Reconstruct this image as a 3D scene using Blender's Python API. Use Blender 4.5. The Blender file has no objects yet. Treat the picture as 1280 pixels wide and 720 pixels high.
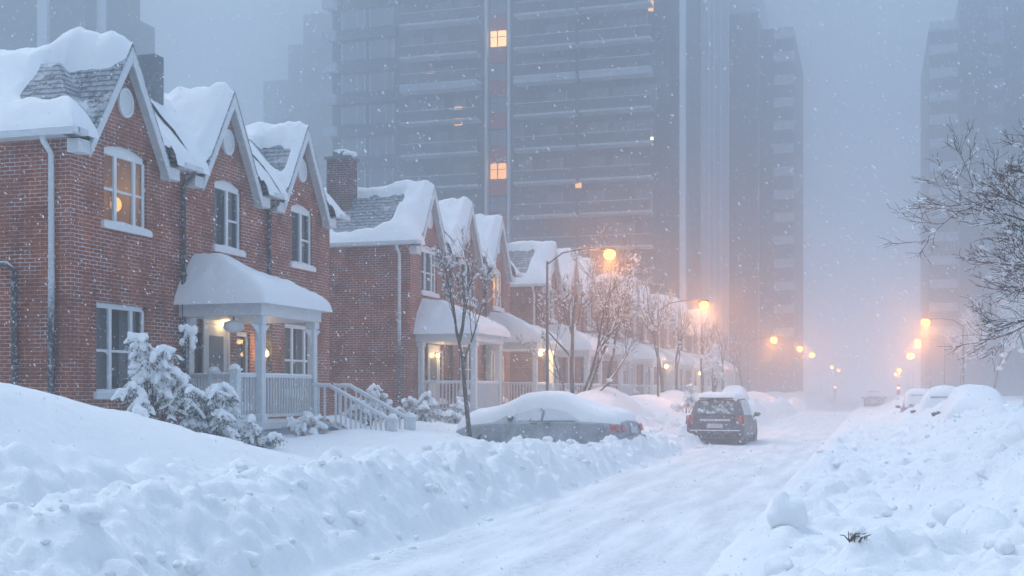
import bpy, math, random
import numpy as np
from mathutils import Vector, Matrix
from mathutils.geometry import tessellate_polygon
R = math.radians
C = bpy.context.scene.collection
sc = bpy.context.scene

# ---------------------------------------------------------------- camera, world, sun, exposure
CAMH = 1.8; YAW = R(16.7); FPX = 1500.0
cam = bpy.data.cameras.new('camera'); camo = bpy.data.objects.new('camera', cam); C.objects.link(camo)
cam.sensor_width = 36; cam.lens = 36*FPX/1280; cam.shift_y = 0.1
cam.clip_start = .1; cam.clip_end = 4000
camo.location = (0, 0, CAMH); camo.rotation_euler = (R(90), 0, YAW)
sc.camera = camo

SUN_EL, SUN_AZ = 60, -70          # azimuth measured from +Y towards +X
w = bpy.data.worlds.new('World'); sc.world = w; w.use_nodes = True
nt = w.node_tree; nt.nodes.clear()
sky = nt.nodes.new('ShaderNodeTexSky'); sky.sky_type = 'NISHITA'; sky.sun_disc = False
sky.sun_elevation = R(SUN_EL); sky.sun_rotation = R(SUN_AZ); sky.dust_density = 3.0; sky.air_density = 1.4; sky.ozone_density = 2.0
mixw = nt.nodes.new('ShaderNodeMix'); mixw.data_type = 'RGBA'
mixw.inputs[0].default_value = .85
mixw.inputs[7].default_value = (3.7, 4.9, 6.6, 1)      # even overcast cloud, blue hour
bg = nt.nodes.new('ShaderNodeBackground'); bg.inputs[1].default_value = .08
out = nt.nodes.new('ShaderNodeOutputWorld')
# overcast sky: the zenith is about three times as bright as the horizon
tc = nt.nodes.new('ShaderNodeTexCoord'); sp = nt.nodes.new('ShaderNodeSeparateXYZ'); mr = nt.nodes.new('ShaderNodeMapRange')
mr.inputs['From Min'].default_value = 0; mr.inputs['From Max'].default_value = 1; mr.inputs['To Min'].default_value = .36; mr.inputs['To Max'].default_value = 1.55
vm = nt.nodes.new('ShaderNodeVectorMath'); vm.operation = 'SCALE'
nt.links.new(tc.outputs['Generated'], sp.inputs[0]); nt.links.new(sp.outputs[2], mr.inputs['Value'])
nt.links.new(sky.outputs[0], mixw.inputs[6]); nt.links.new(mixw.outputs[2], vm.inputs[0]); nt.links.new(mr.outputs[0], vm.inputs['Scale']); nt.links.new(vm.outputs[0], bg.inputs[0]); nt.links.new(bg.outputs[0], out.inputs[0])

sun = bpy.data.lights.new('sun', 'SUN'); suno = bpy.data.objects.new('sun', sun); C.objects.link(suno)
sun.energy = .75; sun.angle = R(20); sun.color = (.93, .96, 1.0)
sd = Vector((math.sin(R(SUN_AZ))*math.cos(R(SUN_EL)), math.cos(R(SUN_AZ))*math.cos(R(SUN_EL)), math.sin(R(SUN_EL))))
suno.rotation_euler = sd.to_track_quat('Z', 'Y').to_euler()

sc.view_settings.view_transform = 'Standard'; sc.view_settings.look = 'None'
sc.view_settings.exposure = .68; sc.view_settings.gamma = 1; sc.view_settings.use_curve_mapping = False
sc.render.engine = 'CYCLES'
sc.cycles.use_denoising = True
sc.cycles.max_bounces = 12; sc.cycles.diffuse_bounces = 3; sc.cycles.glossy_bounces = 2
sc.cycles.transmission_bounces = 2; sc.cycles.transparent_max_bounces = 12; sc.cycles.volume_bounces = 8
sc.cycles.sample_clamp_indirect = 4
HAZE_DENSITY = .0096
LAMP_W = 640

# ---------------------------------------------------------------- materials
def new_mat(name, base=(.5, .5, .5), rough=.7, metal=0, spec=.3):
    m = bpy.data.materials.new(name); m.use_nodes = True
    b = m.node_tree.nodes['Principled BSDF']
    b.inputs['Base Color'].default_value = (*base, 1); b.inputs['Roughness'].default_value = rough
    b.inputs['Metallic'].default_value = metal; b.inputs['Specular IOR Level'].default_value = spec
    return m
class NG:
    def __init__(s, m): s.t = m.node_tree; s.b = s.t.nodes['Principled BSDF']
    def n(s, typ, **kw):
        nd = s.t.nodes.new(typ)
        for k, v in kw.items():
            if k.startswith('i_'): nd.inputs[k[2:].replace('_', ' ')].default_value = v
            else: setattr(nd, k, v)
        return nd
    def l(s, a, b): s.t.links.new(a, b)
    def pos(s): return s.n('ShaderNodeNewGeometry').outputs['Position']
    def noise(s, scale, detail=3, rough=.5, vec=None, dist=0):
        nd = s.n('ShaderNodeTexNoise'); nd.inputs['Scale'].default_value = scale; nd.inputs['Detail'].default_value = detail
        nd.inputs['Roughness'].default_value = rough; nd.inputs['Distortion'].default_value = dist
        s.l(vec if vec is not None else s.pos(), nd.inputs['Vector']); return nd.outputs['Fac']
    def ramp(s, fac, a, b, ca=(0, 0, 0, 1), cb=(1, 1, 1, 1)):
        nd = s.n('ShaderNodeValToRGB'); e = nd.color_ramp.elements
        e[0].position = a; e[1].position = b; e[0].color = ca; e[1].color = cb
        s.l(fac, nd.inputs[0]); return nd.outputs[0]
    def mix(s, f, a, b):
        nd = s.n('ShaderNodeMix'); nd.data_type = 'RGBA'
        for v, i in ((f, 0), (a, 6), (b, 7)):
            if isinstance(v, (tuple, float, int)): nd.inputs[i].default_value = v if i == 0 else (*v[:3], 1)
            else: s.l(v, nd.inputs[i])
        return nd.outputs[2]
    def math(s, op, a, b=0.0):
        nd = s.n('ShaderNodeMath'); nd.operation = op
        for v, i in ((a, 0), (b, 1)):
            if isinstance(v, (float, int)): nd.inputs[i].default_value = v
            else: s.l(v, nd.inputs[i])
        return nd.outputs[0]
    def bump(s, h, strength=.3, dist=.02):
        nd = s.n('ShaderNodeBump'); nd.inputs['Strength'].default_value = strength; nd.inputs['Distance'].default_value = dist
        s.l(h, nd.inputs['Height']); s.l(nd.outputs[0], s.b.inputs['Normal'])
    def color(s, c): s.l(c, s.b.inputs['Base Color'])
    def vec(s, x, y, z=0.0):
        nd = s.n('ShaderNodeCombineXYZ')
        for v, i in ((x, 0), (y, 1), (z, 2)):
            if isinstance(v, (float, int)): nd.inputs[i].default_value = v
            else: s.l(v, nd.inputs[i])
        return nd.outputs[0]
    def sep(s, v):
        nd = s.n('ShaderNodeSeparateXYZ'); s.l(v, nd.inputs[0]); return nd.outputs

M = {}
def snow_mat(name, bump1, bump2, col=(.88, .89, .905)):
    m = new_mat(name, col, .65, 0, .25); g = NG(m)
    a = g.noise(5, 5, .6); b = g.noise(60, 3, .6); c = g.noise(.9, 3)
    h = g.math('ADD', g.math('MULTIPLY', a, bump1), g.math('MULTIPLY', b, bump2))
    g.bump(h, .6, .06)
    g.color(g.mix(g.ramp(c, .3, .7), (col[0]*.95, col[1]*.96, col[2]*.98), col))
    return m
M['snow'] = snow_mat('fresh_snow', .5, .12)
M['snow_soft'] = snow_mat('drifted_snow', .25, .08)
# ground snow: smooth on the drifts, lumpy where ploughed; long soft ripples
m = new_mat('ground_snow', (.86, .88, .91), .65, 0, .25); g = NG(m)
P = g.pos(); 
h = g.math('ADD', g.math('MULTIPLY', g.noise(4, 6, .62), .55), g.math('MULTIPLY', g.noise(45, 4, .65), .12))
g.bump(h, .8, .09)
g.color(g.mix(g.ramp(g.noise(.5, 4), .3, .7), (.83, .845, .87), (.885, .895, .91)))
M['ground'] = m
# packed road snow, slightly dirtier and rougher along the wheel tracks
m = new_mat('packed_snow', (.8, .83, .87), .6, 0, .3); g = NG(m)
P = g.pos(); sx = g.sep(P)
st = g.noise(1, 5, .6, g.vec(g.math('MULTIPLY', sx[0], 2.6), g.math('MULTIPLY', sx[1], .35), 0.0))
fine = g.noise(12, 5, .7)
wear = g.math('MULTIPLY', g.ramp(st, .36, .62), g.ramp(fine, .25, .7))
g.color(g.mix(wear, (.85, .865, .885), (.50, .53, .57)))
h = g.math('ADD', g.math('MULTIPLY', st, .5), g.math('ADD', g.math('MULTIPLY', fine, .3), g.math('MULTIPLY', g.noise(70, 3, .7), .12)))
g.bump(h, .7, .05)
M['road'] = m

def brick_mat(name, c1, c2, frostlo=.60, dark=1.0):
    m = new_mat(name, c1, .85, 0, .15); g = NG(m)
    s = g.sep(g.pos())
    v = g.vec(g.math('ADD', s[0], s[1]), s[2])
    bt = g.n('ShaderNodeTexBrick'); bt.offset = .5
    bt.inputs['Scale'].default_value = 1; bt.inputs['Brick Width'].default_value = .22; bt.inputs['Row Height'].default_value = .074
    bt.inputs['Mortar Size'].default_value = .007; bt.inputs['Mortar Smooth'].default_value = .25; bt.inputs['Bias'].default_value = -.1
    bt.inputs['Color1'].default_value = (*c1, 1); bt.inputs['Color2'].default_value = (*c2, 1); bt.inputs['Mortar'].default_value = (.44, .36, .33, 1)
    g.l(v, bt.inputs['Vector'])
    # big tonal patches + single odd bricks
    t = g.ramp(g.noise(1.3, 4, .6), .3, .75, (.62, .60, .60, 1), (1.18, 1.16, 1.12, 1))
    mul = g.n('ShaderNodeMix'); mul.data_type = 'RGBA'; mul.blend_type = 'MULTIPLY'; mul.inputs[0].default_value = 1
    g.l(bt.outputs[0], mul.inputs[6]); g.l(t, mul.inputs[7])
    stn = g.ramp(g.noise(1, 5, .65, g.vec(g.math('MULTIPLY', g.math('ADD', s[0], s[1]), 2.4), g.math('MULTIPLY', s[2], .45))), .42, .7, (1, 1, 1, 1), (.62, .6, .6, 1))
    mu2 = g.n('ShaderNodeMix'); mu2.data_type = 'RGBA'; mu2.blend_type = 'MULTIPLY'; mu2.inputs[0].default_value = 1; g.l(mul.outputs[2], mu2.inputs[6]); g.l(stn, mu2.inputs[7]); mul = mu2
    odd = g.noise(1, 2, .5, g.vec(g.math('MULTIPLY', g.math('ADD', s[0], s[1]), 5.0), g.math('MULTIPLY', s[2], 13.5)))
    col = g.mix(g.math('MULTIPLY', g.ramp(odd, .58, .66), .45), mul.outputs[2], (c1[0]*.45, c1[1]*.5, c1[2]*.6))
    # snow caught in the joints and small wind-blown flecks
    joint = g.math('MULTIPLY', bt.outputs['Fac'], g.ramp(g.noise(2.2, 4, .65), .42, .62))
    col = g.mix(g.math('MULTIPLY', joint, .75), col, (.74, .77, .82))
    fl = g.math('MULTIPLY', g.ramp(g.noise(28, 4, .75), frostlo, frostlo+.06), g.ramp(g.noise(1.1, 3), .35, .7))
    col = g.mix(g.math('MULTIPLY', fl, .7), col, (.78, .82, .88))
    g.color(col)
    hgt = g.math('ADD', g.math('MULTIPLY', bt.outputs['Fac'], -.7), g.math('MULTIPLY', g.noise(50, 3), .25))
    g.bump(hgt, .7, .012)
    return m
M['brick'] = brick_mat('red_brick', (.41, .115, .046), (.30, .078, .034))
M['brick_dark'] = brick_mat('chimney_brick', (.17, .05, .035), (.12, .04, .03))

def frosted(name, base, rough=.5, lo=.52, amt=.8, scale=9, metal=0, spec=.4, up=True):
    """painted surface with rime and blown snow stuck on it"""
    m = new_mat(name, base, rough, metal, spec); g = NG(m)
    f = g.ramp(g.noise(scale, 5, .7), lo, lo+.14)
    c = g.mix(g.math('MULTIPLY', f, amt), base, (.76, .8, .85))
    if up:
        ge = g.n('ShaderNodeNewGeometry'); z = g.sep(ge.outputs['Normal'])[2]
        c = g.mix(g.ramp(g.math('ADD', z, g.math('MULTIPLY', g.noise(14, 3), .3)), .55, .85), c, (.82, .85, .89))
    g.color(c)
    g.bump(g.math('ADD', g.math('MULTIPLY', f, .6), g.math('MULTIPLY', g.noise(60, 2), .1)), .4, .01)
    rr = g.ramp(f, 0, 1, (rough,)*3+(1,), (.85, .85, .85, 1)); g.l(rr, g.b.inputs['Roughness'])
    return m
M['white'] = frosted('white_trim_paint', (.62, .66, .69), .45, .5, .6, 6)
M['white_clean'] = frosted('white_window_paint', (.74, .77, .79), .4, .6, .5, 6)
M['dark_pipe'] = frosted('dark_downpipe_paint', (.035, .038, .042), .5, .52, .75, 16)
M['grey_metal'] = frosted('grey_metal', (.16, .18, .2), .5, .6, .6, 6, .3)
M['pole'] = frosted('lamp_pole_metal', (.10, .11, .12), .6, .6, .6, 10, .2, .3, False)
M['bark'] = frosted('bark', (.075, .06, .052), .9, .56, .7, 22, 0, .2, False)
M['twig'] = frosted('twig_bark', (.10, .052, .038), .9, .68, .6, 25, 0, .2, False)
M['leaf'] = frosted('dry_brown_leaf', (.30, .12, .045), .8, .62, .5, 25, 0, .2)
M['evergreen'] = frosted('evergreen_needles', (.028, .045, .03), .8, .66, .5, 30, 0, .2)
M['door'] = frosted('door_paint', (.55, .58, .6), .5, .6, .5, 5)
M['rubber'] = frosted('tyre_rubber', (.02, .02, .022), .8, .55, .7, 12)
M['chrome'] = new_mat('chrome', (.6, .62, .65), .25, .9)
M['room'] = new_mat('room_wall', (.22, .21, .2), .9)
M['curtain'] = new_mat('net_curtain', (.8, .82, .8), .9)
M['curtain'].node_tree.nodes['Principled BSDF'].inputs['Alpha'].default_value = .8
M['redglass'] = frosted('tail_lamp_glass', (.36, .02, .02), .3, .5, .6, 12, 0, .5, False)
M['plate'] = frosted('number_plate', (.5, .52, .54), .5, .5, .5, 20)
M['blackplastic'] = frosted('black_plastic', (.03, .032, .036), .5, .55, .8, 10)
M['porcelain'] = new_mat('white_globe_glass', (.75, .77, .78), .3)

# slate: courses with snow lying on the butts
m = new_mat('slate', (.05, .055, .062), .7, 0, .3); g = NG(m); s = g.sep(g.pos())
cz = g.math('FRACT', g.math('DIVIDE', g.math('ADD', s[2], g.math('MULTIPLY', g.noise(3, 3), .05)), .115))
course = g.ramp(cz, .55, .95)
brk = g.ramp(g.noise(9, 4, .7), .36, .52)
f = g.math('MULTIPLY', g.math('SUBTRACT', 1.0, course), brk)
patch = g.ramp(g.noise(1.6, 5, .65), .55, .68)
tile = g.ramp(g.noise(7, 2), .3, .7, (.022, .026, .032, 1), (.06, .065, .073, 1))
c = g.mix(g.math('MULTIPLY', f, .6), tile, (.62, .68, .76)); c = g.mix(patch, c, (.78, .81, .86))
g.color(c); g.bump(g.math('ADD', cz, g.math('MULTIPLY', g.noise(20, 3), .3)), .7, .03)
M['slate'] = m

def glass_mat(name, tint=(.035, .05, .06), alpha=.35, rough=.08):
    m = new_mat(name, tint, rough, 0, .6); m.node_tree.nodes['Principled BSDF'].inputs['Alpha'].default_value = alpha
    g = NG(m); g.bump(g.noise(1.5, 2), .15, .02)
    return m
M['pane'] = glass_mat('window_glass')
m = glass_mat('car_glass', (.05, .10, .10), .9, .12); g = NG(m)
f = g.ramp(g.noise(5, 5, .7), .46, .58); g.color(g.mix(g.math('MULTIPLY', f, .85), (.045, .10, .10), (.72, .77, .82)))
M['carglass'] = m
M['frostglass'] = frosted('frosted_car_glass', (.09, .12, .14), .5, .30, .75, 5, 0, .3, False)
def emit(name, col, s):
    m = bpy.data.materials.new(name); m.use_nodes = True; t = m.node_tree; t.nodes.clear()
    e = t.nodes.new('ShaderNodeEmission'); e.inputs[0].default_value = (*col, 1); e.inputs[1].default_value = s
    o = t.nodes.new('ShaderNodeOutputMaterial'); t.links.new(e.outputs[0], o.inputs[0]); return m
M['bulb'] = emit('sodium_lamp', (1, .31, .03), 10)
M['porchbulb'] = emit('porch_bulb', (1, .6, .16), 16)
M['warmroom'] = new_mat('cream_room_wall', (.72, .6, .45), .9)
M['warmroom2'] = M['warmroom']
M['lampshade'] = emit('lit_lampshade', (1, .5, .14), 2.2)
M['towerlit'] = emit('lit_flat_window', (1, .55, .2), 2.2)
M['toweramber'] = emit('lit_flat_lamp', (1, .45, .12), 1.6)
M['towerspark'] = emit('bright_flat_lamp', (1, .8, .55), 2.5)
M['redlight'] = emit('red_signal', (1, .2, .08), 12)

def tower_glass(name, c1, c2, fh, bw):
    m = new_mat(name, c1, .35, 0, .5); g = NG(m); s = g.sep(g.pos())
    cell = g.n('ShaderNodeTexWhiteNoise'); cell.noise_dimensions = '3D'
    xx = g.math('FLOOR', g.math('DIVIDE', g.math('ADD', s[0], s[1]), bw)); zz = g.math('FLOOR', g.math('DIVIDE', s[2], fh))
    g.l(g.vec(xx, zz), cell.inputs['Vector'])
    g.color(g.mix(cell.outputs[0], c1, c2)); return m
M['tglass'] = tower_glass('tower_glazing', (.03, .045, .06), (.10, .13, .155), 3.3, 1.35)
M['tglass_pale'] = frosted('tower_window_glass', (.16, .21, .25), .3, .6, .3, 1, 0, .5, False)
M['tpier'] = frosted('tower_white_pier', (.62, .68, .74), .8, .6, .3, 1)
M['tslab'] = frosted('tower_concrete', (.36, .42, .48), .8, .5, .4, 1.5)
M['twall'] = frosted('tower_dark_cladding', (.07, .09, .11), .8, .6, .3, .8)
M['tred'] = frosted('tower_red_panel', (.34, .045, .035), .8, .62, .4, 2)
M['tbrown'] = frosted('tower_brown_brick', (.055, .06, .075), .9, .6, .25, .6)
M['trail'] = frosted('tower_balcony_rail', (.07, .095, .12), .5, .6, .3, 3)

def paint(name, col, lo=.44, amt=.75):
    m = new_mat(name, col, .4, .15, .45); g = NG(m)
    a_ = g.ramp(g.noise(2.2, 5, .65), .35, .75); b_ = g.ramp(g.noise(40, 4, .75), .48, .66)
    f = g.math('ADD', g.math('MULTIPLY', a_, amt*.75), g.math('MULTIPLY', b_, amt*.35))
    g.color(g.mix(f, col, (.62, .67, .73))); g.bump(g.noise(50, 3), .25, .01)
    g.l(g.ramp(a_, 0, 1, (.4, .4, .4, 1), (.9, .9, .9, 1)), g.b.inputs['Roughness'])
    return m

# ---------------------------------------------------------------- mesh helpers
def wloc(o):
    v = Vector((0, 0, 0))
    while o is not None: v += o.location; o = o.parent
    return v
class MB:
    def __init__(s): s.v = []; s.f = []
    def add(s, vs, fs):
        k = len(s.v); s.v += [tuple(v) for v in vs]; s.f += [tuple(i+k for i in f) for f in fs]
    def box(s, x0, x1, y0, y1, z0, z1):
        s.add([(x0, y0, z0), (x1, y0, z0), (x1, y1, z0), (x0, y1, z0), (x0, y0, z1), (x1, y0, z1), (x1, y1, z1), (x0, y1, z1)],
              [(0, 3, 2, 1), (4, 5, 6, 7), (0, 1, 5, 4), (1, 2, 6, 5), (2, 3, 7, 6), (3, 0, 4, 7)]); return s
    def beam(s, p, q, wd, ht, up=(0, 0, 1)):
        p, q = Vector(p), Vector(q); d = (q-p).normalized(); up = Vector(up)
        sd = d.cross(up).normalized(); u = sd.cross(d).normalized(); a = sd*wd/2; b = u*ht/2
        s.add([p-a-b, p+a-b, p+a+b, p-a+b, q-a-b, q+a-b, q+a+b, q-a+b],
              [(0, 3, 2, 1), (4, 5, 6, 7), (0, 1, 5, 4), (1, 2, 6, 5), (2, 3, 7, 6), (3, 0, 4, 7)]); return s
    def tube(s, pts, rad, n=6, cap=True):
        pts = [Vector(p) for p in pts]; rings = []; k = len(s.v); u = None
        for i, p in enumerate(pts):
            d = (pts[min(i+1, len(pts)-1)]-pts[max(i-1, 0)]);
            d = d.normalized() if d.length > 1e-9 else Vector((0, 0, 1))
            if u is None or abs(u.dot(d)) > .99: u = d.orthogonal().normalized()
            a = (u - d*u.dot(d)).normalized(); u = a; b = d.cross(a)
            r = rad[i] if hasattr(rad, '__len__') else rad
            for j in range(n):
                t = 2*math.pi*j/n; s.v.append(tuple(p+a*math.cos(t)*r+b*math.sin(t)*r))
        for i in range(len(pts)-1):
            for j in range(n):
                s.f.append((k+i*n+j, k+i*n+(j+1) % n, k+(i+1)*n+(j+1) % n, k+(i+1)*n+j))
        if cap:
            s.f.append(tuple(k+j for j in range(n))[::-1]); s.f.append(tuple(k+(len(pts)-1)*n+j for j in range(n)))
        return s
    def lathe(s, c, prof, n=16):
        c = Vector(c); k = len(s.v)
        for r, z in prof:
            for j in range(n): t = 2*math.pi*j/n; s.v.append((c.x+r*math.cos(t), c.y+r*math.sin(t), c.z+z))
        for i in range(len(prof)-1):
            for j in range(n): s.f.append((k+i*n+j, k+i*n+(j+1) % n, k+(i+1)*n+(j+1) % n, k+(i+1)*n+j))
        s.f.append(tuple(k+j for j in range(n))[::-1]); s.f.append(tuple(k+(len(prof)-1)*n+j for j in range(n)))
        return s
    def blob(s, c, r, seed=0, rough=.15, nu=9, nv=6):
        """uneven closed lump"""
        rs = random.Random(seed); c = Vector(c); k = len(s.v); r = r if hasattr(r, '__len__') else (r, r, r)
        ph = [(rs.uniform(0, 6.3), rs.uniform(0, 6.3), rs.choice((1, 2, 3)), rs.choice((1, 2, 3))) for _ in range(4)]
        def rad(t, p):
            return 1+rough*sum(math.sin(a*t+x)*math.sin(b*p*1.0+y) for x, y, a, b in ph)/2
        s.v.append(tuple(c+Vector((0, 0, -r[2]))))
        for i in range(1, nv):
            p = math.pi*i/nv
            for j in range(nu):
                t = 2*math.pi*j/nu; q = rad(t, p)
                s.v.append(tuple(c+Vector((r[0]*math.sin(p)*math.cos(t)*q, r[1]*math.sin(p)*math.sin(t)*q, -r[2]*math.cos(p)*q))))
        s.v.append(tuple(c+Vector((0, 0, r[2]))))
        L = k+1+(nv-1)*nu
        for j in range(nu):
            s.f.append((k, k+1+(j+1) % nu, k+1+j)); s.f.append((L, L-nu+j, L-nu+(j+1) % nu))
            for i in range(nv-2):
                a = k+1+i*nu; s.f.append((a+j, a+(j+1) % nu, a+nu+(j+1) % nu, a+nu+j))
        return s
    def build(s, name, mat, parent=None, smooth=False, off=None):
        me = bpy.data.meshes.new(name)
        o = bpy.data.objects.new(name, me); C.objects.link(o)
        d = wloc(parent) if off is None else Vector(off)
        me.from_pydata([(x-d.x, y-d.y, z-d.z) for x, y, z in s.v], [], s.f)
        me.materials.append(M[mat] if isinstance(mat, str) else mat)
        if parent: o.parent = parent
        elif off is not None: o.location = d
        if smooth: me.polygons.foreach_set('use_smooth', [True]*len(me.polygons))
        me.update(); return o
def empty(name, loc, label=None, cat=None, group=None):
    o = bpy.data.objects.new(name, None); C.objects.link(o); o.location = loc; o.empty_display_size = .2
    tag(o, label, cat, group); return o
def tag(o, label=None, cat=None, group=None, kind=None):
    for k, v in (('label', label), ('category', cat), ('group', group), ('kind', kind)):
        if v: o[k] = v
    return o
def bevel(o, wd=.02, seg=2, ang=35):
    b = o.modifiers.new('bevel', 'BEVEL'); b.width = wd; b.segments = seg; b.limit_method = 'ANGLE'; b.angle_limit = R(ang); return o
def remesh(o, vox, smooth_it=0):
    r = o.modifiers.new('remesh', 'REMESH'); r.mode = 'VOXEL'; r.voxel_size = vox; r.use_smooth_shade = True
    if smooth_it:
        q = o.modifiers.new('smooth', 'SMOOTH'); q.iterations = smooth_it; q.factor = .5
    return o

# ---------------------------------------------------------------- numpy noise
def _h(i, j, seed):
    n = (i.astype(np.int64)*374761393 + j.astype(np.int64)*668265263 + seed*1442695041) & 0xffffffff
    n = ((n ^ (n >> 13))*1274126177) & 0xffffffff
    return ((n ^ (n >> 16)) & 0xffff)/65535.0
def vn(x, y, seed=0):
    i = np.floor(x); j = np.floor(y); fx = x-i; fy = y-j
    fx = fx*fx*fx*(fx*(fx*6-15)+10); fy = fy*fy*fy*(fy*(fy*6-15)+10)
    i = i.astype(np.int64); j = j.astype(np.int64)
    return (_h(i, j, seed)*(1-fx)+_h(i+1, j, seed)*fx)*(1-fy)+(_h(i, j+1, seed)*(1-fx)+_h(i+1, j+1, seed)*fx)*fy
def fbm(x, y, seed=0, oct=4, gain=.5):
    x = np.asarray(x, float); y = np.asarray(y, float); a = 1; t = 0; n = 0
    for k in range(oct):
        c, s_ = math.cos(k*1.1), math.sin(k*1.1)
        t = t+a*vn((x*c-y*s_)*2**k+k*7.3, (x*s_+y*c)*2**k-k*3.1, seed+k); n += a; a *= gain
    return t/n
def sm(a, b, x):
    t = np.clip((x-a)/(b-a), 0, 1); return t*t*(3-2*t)
def grid_obj(name, X, Y, Z, mat, parent=None, keep=None, smooth=True, drop=None):
    """height sheet over 1D arrays X, Y; Z[iy, ix]; keep: bool mask of vertices to keep; skirt: depth array -> closed downwards rim"""
    ny, nx = Z.shape; xx, yy = np.meshgrid(X, Y)
    V = np.stack([xx, yy, Z], -1).reshape(-1, 3); off = np.array(wloc(parent)); V = V-off
    a = (np.arange(ny-1)[:, None]*nx+np.arange(nx-1)[None, :]).ravel()
    F = np.stack([a, a+1, a+nx+1, a+nx], -1)
    if keep is not None:
        kk = keep.ravel(); F = F[kk[F].any(1)]
        if drop is not None: F = F[~drop.ravel()[F].any(1)]
        used = np.zeros(len(V), bool); used[F.ravel()] = True; idx = np.cumsum(used)-1; V = V[used]; F = idx[F]
    me = bpy.data.meshes.new(name)
    me.vertices.add(len(V)); me.vertices.foreach_set('co', V.ravel())
    me.loops.add(len(F)*4); me.loops.foreach_set('vertex_index', F.ravel().astype(np.int32))
    me.polygons.add(len(F)); me.polygons.foreach_set('loop_start', np.arange(0, len(F)*4, 4, dtype=np.int32))
    if smooth: me.polygons.foreach_set('use_smooth', np.ones(len(F), bool))
    me.update(); me.validate()
    me.materials.append(M[mat] if isinstance(mat, str) else mat)
    o = bpy.data.objects.new(name, me); C.objects.link(o)
    if parent: o.parent = parent
    return o

# ================================================================ GROUND
XF = -13.9
PITCH = 16.2
BLOCK0 = 18.5
rng = np.random.default_rng(4)
def base_h(x, y):
    """snow surface height, metres above the road"""
    n1 = fbm(x*.35, y*.35, 11, 4)-.5; n2 = fbm(x*1.3, y*1.3, 23, 4)-.5
    # left yard
    yard = .66+.25*sm(-9.5, -12.5, x)+.16*n1
    # left plough bank
    cx = -6.1+.45*n1; amp = .80+.4*(fbm(y*.45, y*0+3, 5, 3)-.5)
    amp = amp*(1-.33*sm(20, 25, y))*(1-.2*sm(33, 36, y))*(1-.9*sm(41, 43.5, y))
    far = sm(46, 50, y)
    amp = amp+far*(1.0+.8*(fbm(y*.22, y*0+9, 8, 3)-.5))
    bank = amp*np.where(x > cx, np.exp(-((x-cx)/.75)**2), np.exp(-((x-cx)/1.1)**2))
    left = np.maximum(bank, yard*sm(-6.1, -8.2, x)) + .25*np.minimum(bank, yard*sm(-6.1, -8.2, x))
    # hump behind the cars
    left = left+.95*np.exp(-((x+9.2)/1.7)**2)*sm(33, 37, y)*(.75+.9*(fbm(x*.5, y*.3, 77, 3)-.3))
    left = left+.5*np.exp(-((x+8.2)/.9)**2-((y-40)/2.5)**2)
    # drift around the sedan front and yard swell by the stairs
    left = left+.3*np.exp(-((x+11)/.7)**2-((y-28.6)/1.6)**2)
    left = left-.35*np.exp(-((x+8.3)/2.2)**4-((y-28.6)/2.0)**4)
    left = left+.26*np.exp(-((x+9.9)/1.5)**4-((y-24.5)/3.2)**4)
    # big smooth drift
    rz = np.clip(2.1-.172*(y-10), 0, 2.65)
    dr = rz*np.where(x > -9.3, np.exp(-((x+9.3)/2.25)**2), np.exp(-((x+9.3)/3.6)**2))*sm(-6, 2, y)*(1-sm(17.2, 20, y))
    left = np.logaddexp(left*7, dr*7)/7 - math.log(2)/7*np.exp(-np.abs(left-dr)*5)
    left = left*sm(-4.7, -5.6, x)
    # right side
    ridge = 1.25+.45*(fbm(y*.3, y*0+40, 31, 3)-.3)+.25*n1
    ridge = ridge*(.55+.45*sm(6, 15, y))
    right = .34*sm(-1.9, -.8, x)*(.6+.8*(fbm(x*.6, y*.5, 61, 3)))+ (ridge-.34)*sm(-.2, 2.6, x)**1.25
    right = right*np.where(x > 3.2, 1-.18*sm(3.2, 6, x), 1)
    right = right*(1-.10*sm(44, 50, y))
    right = right*(sm(-1.95, -1.35, x))
    right = right+.33*np.exp(-((x-.05)/.42)**2-((y-10.2)/.5)**2)
    hgt = np.where(x < -3.4, left, right)
    hgt = hgt + .05*n2*sm(.05, .5, hgt)
    # parked car pit on the right so that car sides show a little
    return hgt-.035
def rough_mask(x, y):
    n = sm(.35, .6, fbm(x*.5, y*.5, 91, 3))
    l = sm(-7.7, -6.9, x)*(1-sm(-5.2, -4.8, x))*(.85+.5*n)
    r = sm(-1.6, -1.0, x)*(1-.8*sm(4, 6, x))*(.25+.75*n)
    return np.where(x < -3.4, l, r)
gx = np.concatenate([-np.geomspace(420, 17, 40)[:-1], np.arange(-17, -9, .09), np.arange(-9, 4.2, .042), np.geomspace(4.2, 420, 70)])
gy = [-40, -20, -10, -4, 0, 2.5, 4]
while gy[-1] < 700: gy.append(gy[-1]+max(.042, .0032*gy[-1] if gy[-1] < 60 else .02*gy[-1]-1))
gy = np.array(gy)
XX, YY = np.meshgrid(gx, gy)
Z = base_h(XX, YY)
rm = rough_mask(XX, YY)
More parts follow.
